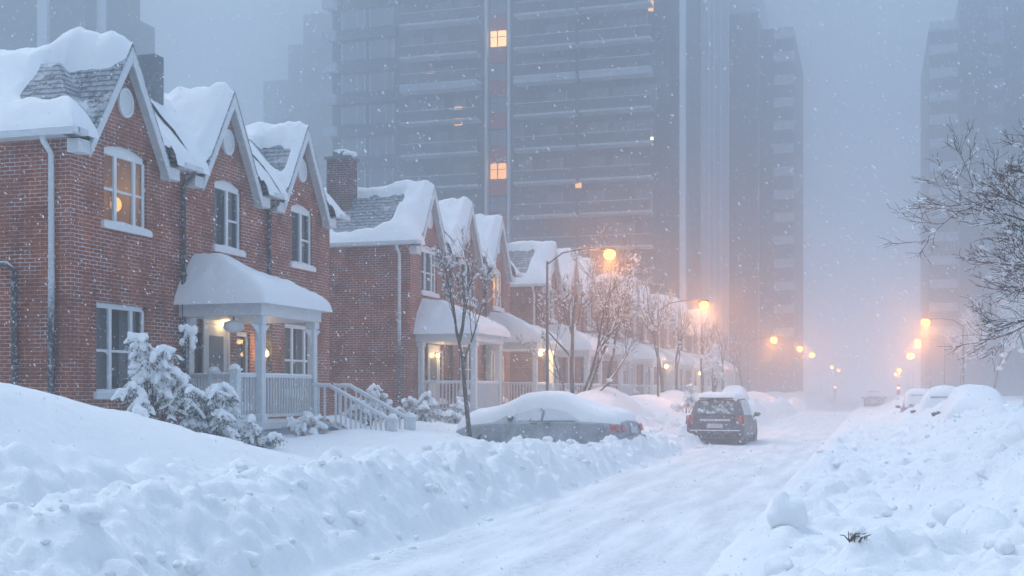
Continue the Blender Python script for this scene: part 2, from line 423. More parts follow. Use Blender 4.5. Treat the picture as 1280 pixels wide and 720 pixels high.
# broken lumps: billow noise plus stamped clods
b1 = np.abs(fbm(XX*2.1, YY*2.1, 41, 3)-.5)*2; b2 = np.abs(fbm(XX*5.5, YY*5.5, 43, 3)-.5)*2
on = np.where(XX < -3.4, sm(.0, .14, Z), sm(.03, .35, Z))
near = np.clip(1-(YY-60)/60, 0, 1)
Z = Z+rm*on*near*(.16*(b1-.3)+.05*(b2-.2))
Z = Z+rm*on*near*(.16*(fbm(XX*3.3, YY*3.3, 44, 4, .6)-.5)+.09*(fbm(XX*9, YY*9, 47, 3, .6)-.5))
CL = np.zeros_like(Z)
Z = Z+on*near*(.02*(fbm(XX*7, YY*7, 51, 3)-.5)+.05*(fbm(XX*1.6, YY*1.6, 53, 3)-.5))
def stamp(cx, cy, r, hh, p=2.0, seed=0):
    ix0, ix1 = np.searchsorted(gx, (cx-r*1.3, cx+r*1.3)); iy0, iy1 = np.searchsorted(gy, (cy-r*1.3, cy+r*1.3))
    if ix1-ix0 < 2 or iy1-iy0 < 2: return
    x = gx[ix0:ix1][None, :]; y = gy[iy0:iy1][:, None]
    a = np.arctan2(y-cy, x-cx); rr = r*(1+.18*np.sin(2*a+seed)+.12*np.sin(3*a+seed*2.3))
    d = np.sqrt((x-cx)**2+(y-cy)**2)/rr
    CL[iy0:iy1, ix0:ix1] = np.maximum(CL[iy0:iy1, ix0:ix1], hh*np.sqrt(np.clip(1-d**p, 0, 1)))+.0
for k in range(15000):
    y = 4.5+rng.random()**1.6*52
    x = rng.uniform(-7.5, -4.95) if rng.random() < .6 else rng.uniform(-1.3, 3.4)
    m_ = float(rough_mask(np.array([[x]]), np.array([[y]]))[0, 0])
    if rng.random() > m_*1.1: continue
    if float(base_h(np.array([[x]]), np.array([[y]]))[0, 0]) < .06: continue
    r = .05+.24*rng.random()**2.2
    stamp(x, y, r, r*rng.uniform(.35, .85), 3.0, rng.uniform(0, 6))
CL = CL+.25*(np.roll(CL, 1, 0)+np.roll(CL, -1, 0)+np.roll(CL, 1, 1)+np.roll(CL, -1, 1)-4*CL)*.6
Z = Z+CL*on
ground = grid_obj('snow_ground', gx, gy, Z, 'ground'); tag(ground, kind='structure')
def gz(x, y):
    ix = min(max(np.searchsorted(gx, x), 1), len(gx)-1); iy = min(max(np.searchsorted(gy, y), 1), len(gy)-1)
    return float(Z[iy, ix])

# road: packed snow sheet with faint ruts
rx = np.linspace(-6.6, -.4, 90); ry = gy[(gy > -30)]
RX, RY = np.meshgrid(rx, ry)
rz_ = .02+.03*(fbm(RX*1.2, RY*.5, 71, 4)-.5)+.018*(fbm(RX*5, RY*3, 72, 3)-.5)-.02*np.exp(-((RX+4.1)/.3)**2)-.02*np.exp(-((RX+2.4)/.3)**2)
road = grid_obj('road', rx, ry, rz_, 'road'); tag(road, kind='structure')

# ================================================================ HOUSES
OG = .2; E0 = 6.5; SL = 1.14; TOP = 8.1; GK = 1.62; GA = 8.52; XB = -23.9
OV = .33
def roof_polys(y0, y1):
    xo, xb, ya, yb = XF+OV, XB-OV, y0-OV, y1+OV
    t = (TOP-E0)/SL
    A, B, Cc, D = (xo, ya, E0), (xo, yb, E0), (xb, yb, E0), (xb, ya, E0)
    P, Q, Rr_, S_ = (xo-t, ya+t, TOP), (xo-t, yb-t, TOP), (xb+t, yb-t, TOP), (xb+t, ya+t, TOP)
    return [[A, B, Q, P], [D, A, P, S_], [B, Cc, Rr_, Q], [Cc, D, S_, Rr_], [P, Q, Rr_, S_]]
def clipy(poly, yv, keep_ge):
    o = []
    for i in range(len(poly)):
        a, b = Vector(poly[i]), Vector(poly[(i+1) % len(poly)])
        ia = (a.y >= yv) == keep_ge or abs(a.y-yv) < 1e-9; ib = (b.y >= yv) == keep_ge or abs(b.y-yv) < 1e-9
        if ia: o.append(a)
        if ia != ib and abs(b.y-a.y) > 1e-9: o.append(a+(b-a)*((yv-a.y)/(b.y-a.y)))
    return o
def window(root, yc, wd, z0, z1, mull, arch=.12, lit=None, curtain=True, x=XF, dark_sash=True):
    """sash window in a street-facing wall: frame, sill, panes, curtain"""
    ya, yb = yc-wd/2, yc+wd/2; xi = x-.13; xo = x-.05
    f = MB(); t = .075
    f.box(xi, xo, ya, ya+t, z0, z1).box(xi, xo, yb-t, yb, z0, z1).box(xi, xo, ya+t, yb-t, z0, z0+t)
    # arched head board
    n = 8; top = []; 
    for i in range(n+1):
        u = i/n; top.append((ya+wd*u, z1+arch*(1-(2*u-1)**2)))
    vs = [(xo, ya, z1-.10), (xo, yb, z1-.10)]+[(xo, p, q) for p, q in top[::-1]]
    vb = [(xi, a[1], a[2]) for a in vs]
    nn = len(vs); f.add(vs+vb, [tuple(range(nn)), tuple(range(2*nn-1, nn-1, -1))]+[(i, i+nn, (i+1) % nn+nn, (i+1) % nn) for i in range(nn)])
    cells = []; last = ya+t
    for u in mull:
        c = ya+wd*u; f.box(xi+.02, xo+.012, c-.045, c+.045, z0+t, z1-.1); cells.append((last, c-.045)); last = c+.045
    cells.append((last, yb-t))
    zm = z0+(z1-z0)*.47
    for i, (a, b) in enumerate(cells):
        if b-a < wd*.38: f.box(xi+.03, xo-.012, a, b, zm-.025, zm+.025)
    fo = f.build('window', 'white_clean', root); bevel(fo, .008, 1)
    MB().box(x-.1, x+.07, ya-.09, yb+.09, z0-.11, z0-.002).build('sill', 'white_clean', fo)
    s = MB()
    ss = 14
    pts = [(ya-.08+(wd+.16)*i/ss) for i in range(ss+1)]
    hh = [.02+.07*math.sin(math.pi*i/ss)**.5*(.7+.5*random.random()) for i in range(ss+1)]
    for i in range(ss):
        s.add([(x-.05, pts[i], z0), (x+.06, pts[i], z0), (x+.06, pts[i+1], z0), (x-.05, pts[i+1], z0), (x-.05, pts[i], z0+hh[i]), (x+.055, pts[i], z0+hh[i]*.6), (x+.055, pts[i+1], z0+hh[i+1]*.6), (x-.05, pts[i+1], z0+hh[i+1])],
              [(4, 5, 6, 7), (1, 2, 6, 5), (0, 1, 5, 4), (3, 7, 6, 2)])
    s.build('snow_cover', 'snow', fo, True)
    p = MB(); p.box(xi+.035, xi+.043, ya+t, yb-t, z0+t, z1-.1); p.build('pane', 'pane', fo)
    # room behind: open box
    r = MB(); d = .9; r.add([(xi, ya-.2, z0-.2), (xi, yb+.2, z0-.2), (xi, yb+.2, z1+.3), (xi, ya-.2, z1+.3), (xi-d, ya-.2, z0-.2), (xi-d, yb+.2, z0-.2), (xi-d, yb+.2, z1+.3), (xi-d, ya-.2, z1+.3)],
                          [(4, 5, 6, 7), (0, 1, 5, 4), (1, 2, 6, 5), (2, 3, 7, 6), (3, 0, 4, 7)])
    r.build('room', lit if lit else 'room', fo)
    if lit:
        l = MB(); l.blob((xi-.35, yc+.26*wd, z0+.36*(z1-z0)), (.11, .11, .15), 3, 0); l.build('lamp', 'lampshade', fo, True)
        PL = bpy.data.lights.new('room_light', 'POINT'); PL.energy = 4.5 if lit == 'warmroom' else 22; PL.color = (1, .55, .22); PL.shadow_soft_size = .05
        po = bpy.data.objects.new('room_light', PL); C.objects.link(po); po.parent = fo; po.location = Vector((xi-.35, yc+.26*wd, z0+.62*(z1-z0)))-wloc(fo)
    if curtain:
        c = MB(); k = 26
        for (a, b) in ((ya+t, ya+wd*(.2 if lit else .38)), (yb-wd*(.2 if lit else .38), yb-t)):
            vs = []
            for i in range(k+1):
                yy = a+(b-a)*i/k; xx = xi-.08+.022*math.sin(i*1.7)+.01*math.sin(i*.6)
                vs += [(xx, yy, z0+.03), (xx, yy, z1)]
            c.add(vs, [(2*i, 2*i+2, 2*i+3, 2*i+1) for i in range(k)])
        c.build('curtain', 'curtain', fo, True)
    return fo
def front_wall(root, y0, y1, gc, openings):
    """street facade with gable and real openings; openings: (yc, width, z0, z1, arch)"""
    gw = (GA-.14-E0+.02)/GK; zt = E0-.05
    outer = [(y0, -.3), (y1, -.3), (y1, zt), (gc+gw, zt), (gc, GA-.2), (gc-gw, zt), (y0, zt)]
    if gc+gw > y1-.01: outer = [(y0, -.3), (y1, -.3), (y1, zt), (gc, GA-.2), (gc-gw, zt), (y0, zt)]
    loops = [outer]
    for yc, wd, z0, z1, ar in openings:
        n = 8; lp = [(yc-wd/2, z0), (yc+wd/2, z0)]
        for i in range(n+1):
            u = 1-i/n; lp.append((yc-wd/2+wd*u, z1+ar*(1-(2*u-1)**2)))
        loops.append(lp)
    allp = [p for l in loops for p in l]
    tris = tessellate_polygon([[Vector((a, b, 0)) for a, b in l] for l in loops])
    m = MB(); m.add([(XF, a, b) for a, b in allp], [t for t in tris])
    for lp in loops[1:]:
        n = len(lp); m.add([(XF, a, b) for a, b in lp]+[(XF-.14, a, b) for a, b in lp], [(i, (i+1) % n, (i+1) % n+n, i+n) for i in range(n)])
    return m.build('front_wall', 'brick', root)
def snowfield(parent, y0, y1, by0, by1, gcs, xs_res, opts):
    """thick snow lying over this house's share of the roof"""
    ed = XF+OG+.04; X = np.concatenate([np.arange(-20.5, ed-xs_res*.4, xs_res), [ed], np.arange(ed+.05, XF+OV+.10, .05)]); Yn = max(4, int(round((y1-y0)/xs_res))); Y = np.linspace(y0, y1, Yn+1)
    xx, yy = np.meshgrid(X, Y)
    main = E0+SL*np.minimum(XF+OV-xx, np.minimum(yy-(by0-OV), (by1+OV)-yy))
    tp = TOP+.03; main = np.where(main > tp, tp+.1*(1-np.exp(-(main-tp)/1.5)), main)
    rr = np.minimum(main, TOP).copy(); S = main+.0
    gab = np.full(xx.shape, -9.)
    for c in gcs:
        gt = GA-GK*np.abs(yy-c); rr = np.maximum(rr, gt)
        gab = np.maximum(gab, GA+.02-GK*np.sqrt((yy-c)**2+.10**2))
    seed = opts.get('seed', 0)
    n = fbm(xx*.9, yy*.9, 100+seed, 4)-.5; n2 = fbm(xx*3, yy*3, 120+seed, 3)-.5
    n3 = fbm(xx*8, yy*8, 140+seed, 3)-.5
    tm = .15+.24*n+.06*n3+.03*n2; tg = (.30+.5*n+.12*n2)*(.35+.65*sm(-15.6, -14.9, xx))+.05*n3
    # fade at the front verge of the gables: snow sits a hand back from the edge
    front = XF+OV+.02-xx
    edge = np.sqrt(np.clip(front/.35, 0, 1))
    tg = tg*(.25+.75*edge)-.10*(1-edge)
    S1 = main+tm; S2 = gab+tg
    S = np.maximum(S1, S2)+.16*np.exp(-np.abs(S1-S2)*3.2)
    # eaves: rounded nose
    de = np.minimum(front, np.minimum(yy-(by0-OV), (by1+OV)-yy))
    nose = np.sqrt(np.clip((de+.06)/.4, 0, 1))
    S = rr+(S-rr)*nose
    infoot = np.zeros(xx.shape, bool)
    for c in gcs: infoot |= np.abs(yy-c) < (GA-E0)/GK+.02
    eg = np.sqrt(np.clip((XF+OG+.04-xx)/.3, 0, 1)); S = np.where(infoot, rr+(S-rr)*np.where(gab > main+.15, eg, np.maximum(eg, .6)), S)
    for (c, sgn, x0, x1, d0, d1) in opts.get('bare', []):
        d = (yy-c)*sgn
        mk = sm(x0-.3, x0+.15, xx+.35*n)*(1-sm(x1-.1, x1+.1, xx))*sm(d0-.08, d0+.1, d+.25*n2)*(1-sm(d1-.25, d1+.1, d+.4*n))
        S = S-(S-rr+.12)*mk
    for (c, x0, x1, ht, wdt) in opts.get('cap', []):
        S = S+ht*np.exp(-((yy-c)/wdt)**2)*sm(x0-.5, x0+.5, xx)*(1-sm(x1-.3, x1, xx))*(.7+.8*(n+.3))
    S = S+.03*n2
    S[:, -1] = np.minimum(S[:, -1], rr[:, -1]-.05); S[:, -2] = np.minimum(S[:, -2], rr[:, -2]+.1+.1*(main[:, -2] >= gab[:, -2]))
    if abs(y0-by0) < .01 or y0 < by0: S[0, :] = rr[0, :]-.05
    if abs(y1-by1) < .01 or y1 > by1: S[-1, :] = rr[-1, :]-.05
    grid_obj('snow_cover', X, Y, S, 'snow_soft', parent, keep=(S > rr-.05), drop=infoot & (xx > ed+.01))
def porch(root, ya, yb, xo, zf, steps=None, lit=False, diag=None, posts=True, detail=2, globe=False):
    """raised porch ya..yb out to xo with floor zf"""
    zt = 3.36
    d = MB(); d.box(XF, xo+.12, ya-.05, yb+.1, zf-.16, zf).box(XF, xo+.02, ya+.02, yb, -.2, zf-.18)
    bevel(d.build('porch_deck', 'white', root), .01, 1)
    if detail > 1:
        l = MB(); k = 0
        while k*.09 < (yb-ya):
            l.box(xo+.03, xo+.05, ya+.03+k*.09, ya+.06+k*.09, .0, zf-.19); k += 1
        l.build('lattice_skirt', 'white', root)
    for (px, py) in ((xo, ya+.1), (xo, yb-.1), (XF+.12, ya+.1)):
        p = MB(); p.box(px-.085, px+.085, py-.085, py+.085, zf, zt-.02).box(px-.12, px+.12, py-.12, py+.12, zf, zf+.16).box(px-.12, px+.12, py-.12, py+.12, zt-.18, zt-.03)
        if detail > 1:   # curved bracket
            for sg in (-1, 1):
                p.add([(px-.02, py+sg*.085, zt-.55), (px+.02, py+sg*.085, zt-.55), (px+.02, py+sg*.4, zt-.2), (px-.02, py+sg*.4, zt-.2), (px-.02, py+sg*.085, zt-.2), (px+.02, py+sg*.085, zt-.2), (px-.02, py+sg*.16, zt-.36), (px+.02, py+sg*.16, zt-.36)],
                      [(0, 1, 7, 6), (6, 7, 2, 3), (4, 0, 6), (4, 6, 3), (5, 7, 1), (5, 2, 7), (3, 2, 5, 4)])
        bevel(p.build('porch_post', 'white', root), .008, 1)
    # entablature + hip roof
    r = MB(); r.box(XF, xo+.13, ya-.1, yb+.1, zt-.02, zt+.26).box(XF, xo+.24, ya-.18, yb+.2, zt+.26, zt+.36)
    X0, X1, Y0, Y1 = XF, xo+.26, ya-.2, yb+.22; hh = .62; yr0, yr1 = Y0+.9, Y1-1.2
    r.add([(X0, Y0, zt+.36), (X1, Y0, zt+.36), (X1, Y1, zt+.36), (X0, Y1, zt+.36), (X0, yr0, zt+.36+hh), (X0, yr1, zt+.36+hh), (X0+.35, yr0+.35, zt+.36+hh-.2), (X0+.35, yr1-.35, zt+.36+hh-.2)],
          [(0, 1, 6, 4), (1, 2, 7, 6), (2, 3, 5, 7), (4, 6, 7, 5)])
    ro = r.build('porch_roof', 'white', root); bevel(ro, .012, 1)
    X = np.arange(XF-.02, X1+.17, .055); Y = np.arange(Y0-.15, Y1+.17, .055); xx, yy = np.meshgrid(X, Y)
    base = zt+.36+np.clip(np.minimum(1.0*(X1-xx)*hh/1.9, np.minimum(yy-Y0, Y1-yy)*hh/1.15), -.2, hh)
    de = np.minimum(X1+.05-xx, np.minimum(yy-Y0+.05, Y1+.05-yy))
    n = fbm(xx*1.1+ya, yy*1.1, 7, 4)-.5
    T = (.23+.24*n+.05*(fbm(xx*5, yy*5, 17, 3)-.5))*np.clip(1-(1-np.clip(de/.42, 0, 1))**2.4, 0, 1)**.6
    rb = zt+.36+np.clip(np.minimum((X1-xx)/2.0, np.minimum((yy-Y0)/.85, (Y1-yy)/2.4)), 0, .78)
    S = np.where(de > 0, rb+T, zt+.22)
    grid_obj('snow_cover', X, Y, S, 'snow', ro, keep=(S > zt+.24))
    # railings
    def rail(p, q, name='railing', gap=.115, top=.95):
        p, q = Vector(p), Vector(q); L = (q-p).length; m = MB()
        m.beam(p+Vector((0, 0, top)), q+Vector((0, 0, top)), .08, .06); m.beam(p+Vector((0, 0, .12)), q+Vector((0, 0, .12)), .06, .06)
        k = max(2, int(L/gap))
        for i in range(1, k):
            a = p+(q-p)*(i/k); m.box(a.x-.018, a.x+.018, a.y-.018, a.y+.018, a.z+.12, a.z+top)
        o = m.build(name, 'white', root)
        s = MB(); kk = max(3, int(L/.12)); pp = [p+(q-p)*(i/kk)+Vector((0, 0, top+.03)) for i in range(kk+1)]
        s.tube(pp, [.03+.012*random.random() for _ in pp], 6); s.build('snow_cover', 'snow', o, True)
        return o
    def newel(x, y, z, h):
        m = MB(); m.box(x-.085, x+.085, y-.085, y+.085, z, z+h).box(x-.11, x+.11, y-.11, y+.11, z+h, z+h+.05)
        o = m.build('newel_post', 'white', root); bevel(o, .008, 1)
        s = MB(); s.blob((x, y, z+h+.06), (.12, .12, .09), int(x*9+y*7), .1); s.build('snow_cover', 'snow', o, True)
    if diag:
        nx, ny = diag
        newel(nx, ny, zf-.12, 1.16); newel(nx-.75, ny+.45, zf, 1.0)
        rail((nx, ny, zf), (XF+.15, ya+.1, zf)); rail((nx, ny, zf), (xo, yb-.1, zf))
        d = MB(); d.add([(nx+.1, ny-.12, zf-.003), (XF, ya-.06, zf-.003), (xo+.11, ya+.3, zf-.003), (nx+.1, ny-.12, zf-.16), (XF, ya-.06, zf-.16), (xo+.11, ya+.3, zf-.16)], [(0, 2, 1), (3, 4, 5), (0, 1, 4, 3), (0, 3, 5, 2)]); d.build('deck_apron', 'white', root)
    else:
        rail((xo, ya+.1, zf), (XF+.15, ya+.1, zf)); rail((xo, ya+.1, zf), (xo, yb-.1, zf))
    if steps:
        sy0, sy1, run, zb = steps
        st = MB(); n = 6
        for i in range(n):
            z = zf-.12-(zf-.12-zb)*i/n; x = xo+.12+.9*(i > 0)*0+run*i/n
            st.box(x, x+run/n+.02, sy0, sy1, -.1, z-.02*i*0)
        so = st.build('stairs', 'white', root)
        for yy_ in (sy0, sy1):
            a = Vector((xo+.1, yy_, zf-.2)); b = Vector((xo+.55, yy_, zf-.2)); c_ = Vector((xo+run, yy_, zb-.05))
            rail(a, b, 'stair_railing', .13, .95); rail(b, c_, 'stair_railing', .13, .93)
            newel(c_.x+.03, yy_, zb-.35, 1.25)
        X = np.linspace(xo+.08, xo+run+.3, 30); Y = np.linspace(sy0+.06, sy1-.06, 16); xx, yy = np.meshgrid(X, Y)
        S = zf-.05-(zf-.1-zb)*sm(xo+.2, xo+run, xx)*1.0+.12*(fbm(xx*3, yy*3, 3)-.3)+.1
        grid_obj('snow_cover', X, Y, S, 'snow', so)
    # wall light and door
    dy = (ya+yb)/2
    do = MB(); do.box(XF+.01, XF+.06, dy-.5, dy+.5, zf, zf+2.15).box(XF+.06, XF+.09, dy-.56, dy-.47, zf, zf+2.2).box(XF+.06, XF+.09, dy+.47, dy+.56, zf, zf+2.2).box(XF+.06, XF+.09, dy-.47, dy+.47, zf+2.1, zf+2.2)
    dd = do.build('front_door', 'door', root); bevel(dd, .006, 1)
    MB().box(XF+.062, XF+.07, dy-.3, dy+.3, zf+.95, zf+1.85).build('door_window', 'warmroom2' if lit else 'pane', dd)
    MB().tube([(XF+.06, dy+.4, zf+1.0), (XF+.12, dy+.4, zf+1.0)], .03, 8).build('handle', 'chrome', dd)
    return ro

def house(idx, by0, by1, y0, y1, gc, gcs, label, o):
    """one brick row house, y0..y1 of the block by0..by1"""
    root = empty('row_house', (XF, (y0+y1)/2, 0), label, 'row house', 'brick row houses with snow covered gables')
    res = o.get('res', .08); first = abs(y0-by0) < .01; lastu = abs(y1-by1) < .01
    random.seed(idx*7+1)
    ops = [(gc+.12, 1.40 if first else 1.18, 4.98, 6.40, .12)]
    low = o.get('low', True)
    if low: ops.append((gc+.0, 1.62, 1.75, 3.46, 0.0))
    if o.get('porchwin'):
        for py, pw in o['porchwin']: ops.append((py, pw, 1.45, 3.15, 0.0))
    fw = front_wall(root, y0, y1, gc, ops)
    if first or lastu:
        m = MB()
        if first: m.add([(XF, y0, -.3), (XB, y0, -.3), (XB, y0, E0), (XF, y0, E0)], [(0, 1, 2, 3)])
        else: m.add([(XF, y1, -.3), (XB, y1, -.3), (XB, y1, E0), (XF, y1, E0)], [(3, 2, 1, 0)])
        m.build('side_wall', 'brick', root)
    MB().add([(XB, y0, -.3), (XB, y1, -.3), (XB, y1, E0), (XB, y0, E0)], [(0, 1, 2, 3)]) or None
    # arch ring of upright bricks over the upper window
    yc, wd, z0, z1, ar = ops[0]
    a = MB(); n = 16
    for i in range(n):
        u0, u1 = (i+.06)/n, (i+.94)/n; t = 1.14
        p = [(yc-wd*t/2+wd*t*u, z1+ar*(1-(2*u-1)**2)+.015) for u in (u0, u1)]
        vs = [(XF+.012, p[0][0], p[0][1]), (XF+.012, p[1][0], p[1][1]), (XF+.012, p[1][0]+(u1-.5)*.1, p[1][1]+.21), (XF+.012, p[0][0]+(u0-.5)*.1, p[0][1]+.21)]
        vb = [(XF-.02, q[1], q[2]) for q in vs]; a.add(vs+vb, [(0, 1, 2, 3), (0, 4, 5, 1), (3, 2, 6, 7), (0, 3, 7, 4), (1, 5, 6, 2)])
    a.build('window_arch', 'brick', fw)
    # roof
    r = MB()
    polys = []
    for p in roof_polys(by0, by1):
        q = p
        if not first: q = clipy(q, y0, True)
        if not lastu and q: q = clipy(q, y1, False)
        if len(q) >= 3: polys.append(q)
    def clipx(poly, xv, below):
        o_ = []
        for i in range(len(poly)):
            a, b = Vector(poly[i]), Vector(poly[(i+1) % len(poly)]); ia = (a.x <= xv) == below; ib = (b.x <= xv) == below
            if ia: o_.append(a)
            if ia != ib: o_.append(a+(b-a)*((xv-a.x)/(b.x-a.x)))
        return o_
    gwh = (GA-E0+.05)/GK
    for q in polys:
        k_ = clipx(q, XF-.02, True)
        if len(k_) >= 3: r.add(k_, [tuple(range(len(k_)))])
        k_ = clipx(q, XF-.02, False)
        if len(k_) >= 3:
            for kk in (clipy(k_, gc-gwh, False), clipy(k_, gc+gwh, True)):
                if len(kk) >= 3: r.add(kk, [tuple(range(len(kk)))])
    gx0 = XF+OG+.03; gx1 = XF-3.4; gw = (GA-E0+.1)/GK
    for sg in (-1, 1):
        r.add([(gx0, gc, GA), (gx0, gc+sg*gw, E0-.1), (gx1, gc+sg*gw, E0-.1), (gx1, gc, GA), (gx0, gc, GA-.1), (gx0, gc+sg*gw, E0-.2), (gx1, gc+sg*gw, E0-.2), (gx1, gc, GA-.1)],
              [(0, 1, 2, 3), (4, 7, 6, 5), (0, 4, 5, 1)])
    ro = r.build('roof', 'slate', root)
    # bargeboards with soffit
    b = MB()
    for sg in (-1, 1):
        A = Vector((0, gc, GA-.09)); Bv = Vector((0, gc+sg*(gw+.0), E0-.12-.09)); d = Vector((0, 0, -.24))
        for (xa, xb_, dz, th) in ((XF+OG+.05, XF+OG-.0, 0, .24), (XF+OG-.0, XF-.02, -.015, .05)):
            vs = [(xa, A.y, A.z+dz), (xa, Bv.y, Bv.z+dz), (xa, Bv.y, Bv.z+dz-th), (xa, A.y, A.z+dz-th*1.25)]; vb = [(xb_, q[1], q[2]) for q in vs]
            b.add(vs+vb, [(0, 1, 2, 3), (4, 7, 6, 5), (0, 4, 5, 1), (3, 2, 6, 7), (0, 3, 7, 4), (1, 5, 6, 2)])
        yb_ = Bv.y; b.box(XF+.003, XF+OG+.06, min(yb_, yb_+sg*.34)-.03, max(yb_, yb_+sg*.34)-.03+.0, E0-.40, E0-.16)
    bevel(b.build('bargeboard', 'white', root), .01, 1)
    # eaves gutter and soffit between gables and round the corner
    e = MB()
    segs = []
    ga, gb = gc-gw-.3, gc+gw+.3
    if ga > y0-OV+.05: segs.append((y0-(OV if first else 0), ga))
    if gb < y1+OV-.05: segs.append((gb, y1+(OV if lastu else 0)))
    for a_, b_ in segs:
        e.box(XF+OV-.06, XF+OV+.09, a_, b_, E0-.13, E0-.005); e.box(XF+.003, XF+OV-.06, a_, b_, E0-.12, E0-.08)
    if first: e.box(XB, XF+OV+.09, y0-OV-.09, y0-OV+.06, E0-.131, E0-.004); e.box(XB, XF+OV-.06, y0-OV+.06, y0-.003, E0-.12, E0-.08)
    if lastu: e.box(XB, XF+OV+.09, y1+OV-.06, y1+OV+.09, E0-.131, E0-.004); e.box(XB, XF+OV-.06, y1+.003, y1+OV-.06, E0-.12, E0-.08)
    bevel(e.build('gutter', 'white', root), .015, 1)
    # oval vent
    v = MB(); n = 20; zc = 7.38
    ring = [(.24*math.cos(2*math.pi*i/n), .29*math.sin(2*math.pi*i/n)) for i in range(n)]
    vs = [(XF+.05, gc+.08+p, zc+q) for p, q in ring]+[(XF-.01, gc+.08+p, zc+q) for p, q in ring]+[(XF+.05, gc+.08+p*.8, zc+q*.8) for p, q in ring]+[(XF+.02, gc+.08+p*.78, zc+q*.78) for p, q in ring]
    v.add(vs, [(i, i+n, (i+1) % n+n, (i+1) % n) for i in range(n)]+[(i, (i+1) % n, (i+1) % n+2*n, i+2*n) for i in range(n)]+[(i+2*n, (i+1) % n+2*n, (i+1) % n+3*n, i+3*n) for i in range(n)]+[tuple(range(3*n, 4*n))])
    for k in range(-3, 4):
        hw = .18*math.sqrt(max(0, 1-(k*.065/.23)**2)); v.box(XF+.022, XF+.036, gc+.08-hw, gc+.08+hw, zc+k*.065-.012, zc+k*.065+.012)
    v.build('gable_vent', 'white_clean', root)
    # windows
    yc, wd, z0, z1, ar = ops[0]
    window(root, yc, wd, z0, z1, (.3, .74) if first else (.52,), ar, o.get('lit'))
    if low: window(root, gc, 1.62, 1.75, 3.46, (.3, .72), 0, None)
    for py, pw in o.get('porchwin', []): window(root, py, pw, 1.45, 3.15, (), 0, None if not o.get('plit') else 'warmroom2', True)
    # downpipes
    def pipe(pts, name, mat, r_=.045):
        m = MB(); m.tube(pts, r_, 8)
        for z in (2.2, 4.2): 
            if pts[-1][2] < z < pts[0][2]: m.lathe((pts[-1][0], pts[-1][1], z), [(r_+.015, 0), (r_+.015, .05)], 8)
        return m.build(name, mat, root, True)
    if first:
        py = y0-.09
        pipe([(XF-.33, y0-OV+.0, E0-.12), (XF-.33, y0-OV+.02, E0-.22), (XF-.33, py, E0-.42), (XF-.33, py, 3.95)], 'downpipe', 'white', .055)
        pipe([(XF-.33, py, 4.0), (XF-.33, py, -.1)], 'downpipe', 'dark_pipe', .06)
        if o.get('sidepipe'): pipe([(XF-3.1, y0-.1, 4.15), (XF-1.28, y0-.1, 4.12), (XF-1.13, y0-.1, 4.0), (XF-1.1, y0-.1, -.1)], 'downpipe', 'dark_pipe', .055)
    if not lastu:
        pipe([(XF+OV, y1-.08, E0-.13), (XF+OV-.03, y1-.08, E0-.25), (XF+.09, y1-.08, E0-.42), (XF+.09, y1-.08, -.1)], 'downpipe', 'dark_pipe', .055)
    if o.get('chimney'):
        cx, cy, cw, zb, zt, mt = o['chimney']
        c = MB(); c.box(cx-cw/2, cx+cw/2, cy-cw*.4, cy+cw*.4, zb, zt)
        co = c.build('chimney', mt, ro)
    if o.get('chimney') and o['chimney'][5] != 'grey_metal':
        c = MB(); c.box(cx-cw/2-.06, cx+cw/2+.06, cy-cw*.4-.06, cy+cw*.4+.06, zt, zt+.1).box(cx-cw*.3, cx+cw*.3, cy-cw*.25, cy+cw*.25, zt+.1, zt+.28)
        c.build('chimney_cap', 'grey_metal', ro)
        s = MB(); s.blob((cx+cw*.35, cy, zt+.2), (.22, .3, .1), 5, .2); s.blob((cx, cy, zt+.3), (.3, .25, .07), 6, .2); s.build('chimney_snow', 'snow', ro, True)
    snowfield(ro, y0-(OV+.08 if first else 0), y1+(OV+.08 if lastu else 0), by0, by1, gcs, res, o)
    if o.get('porch'): porch(root, **o['porch'])
    return root

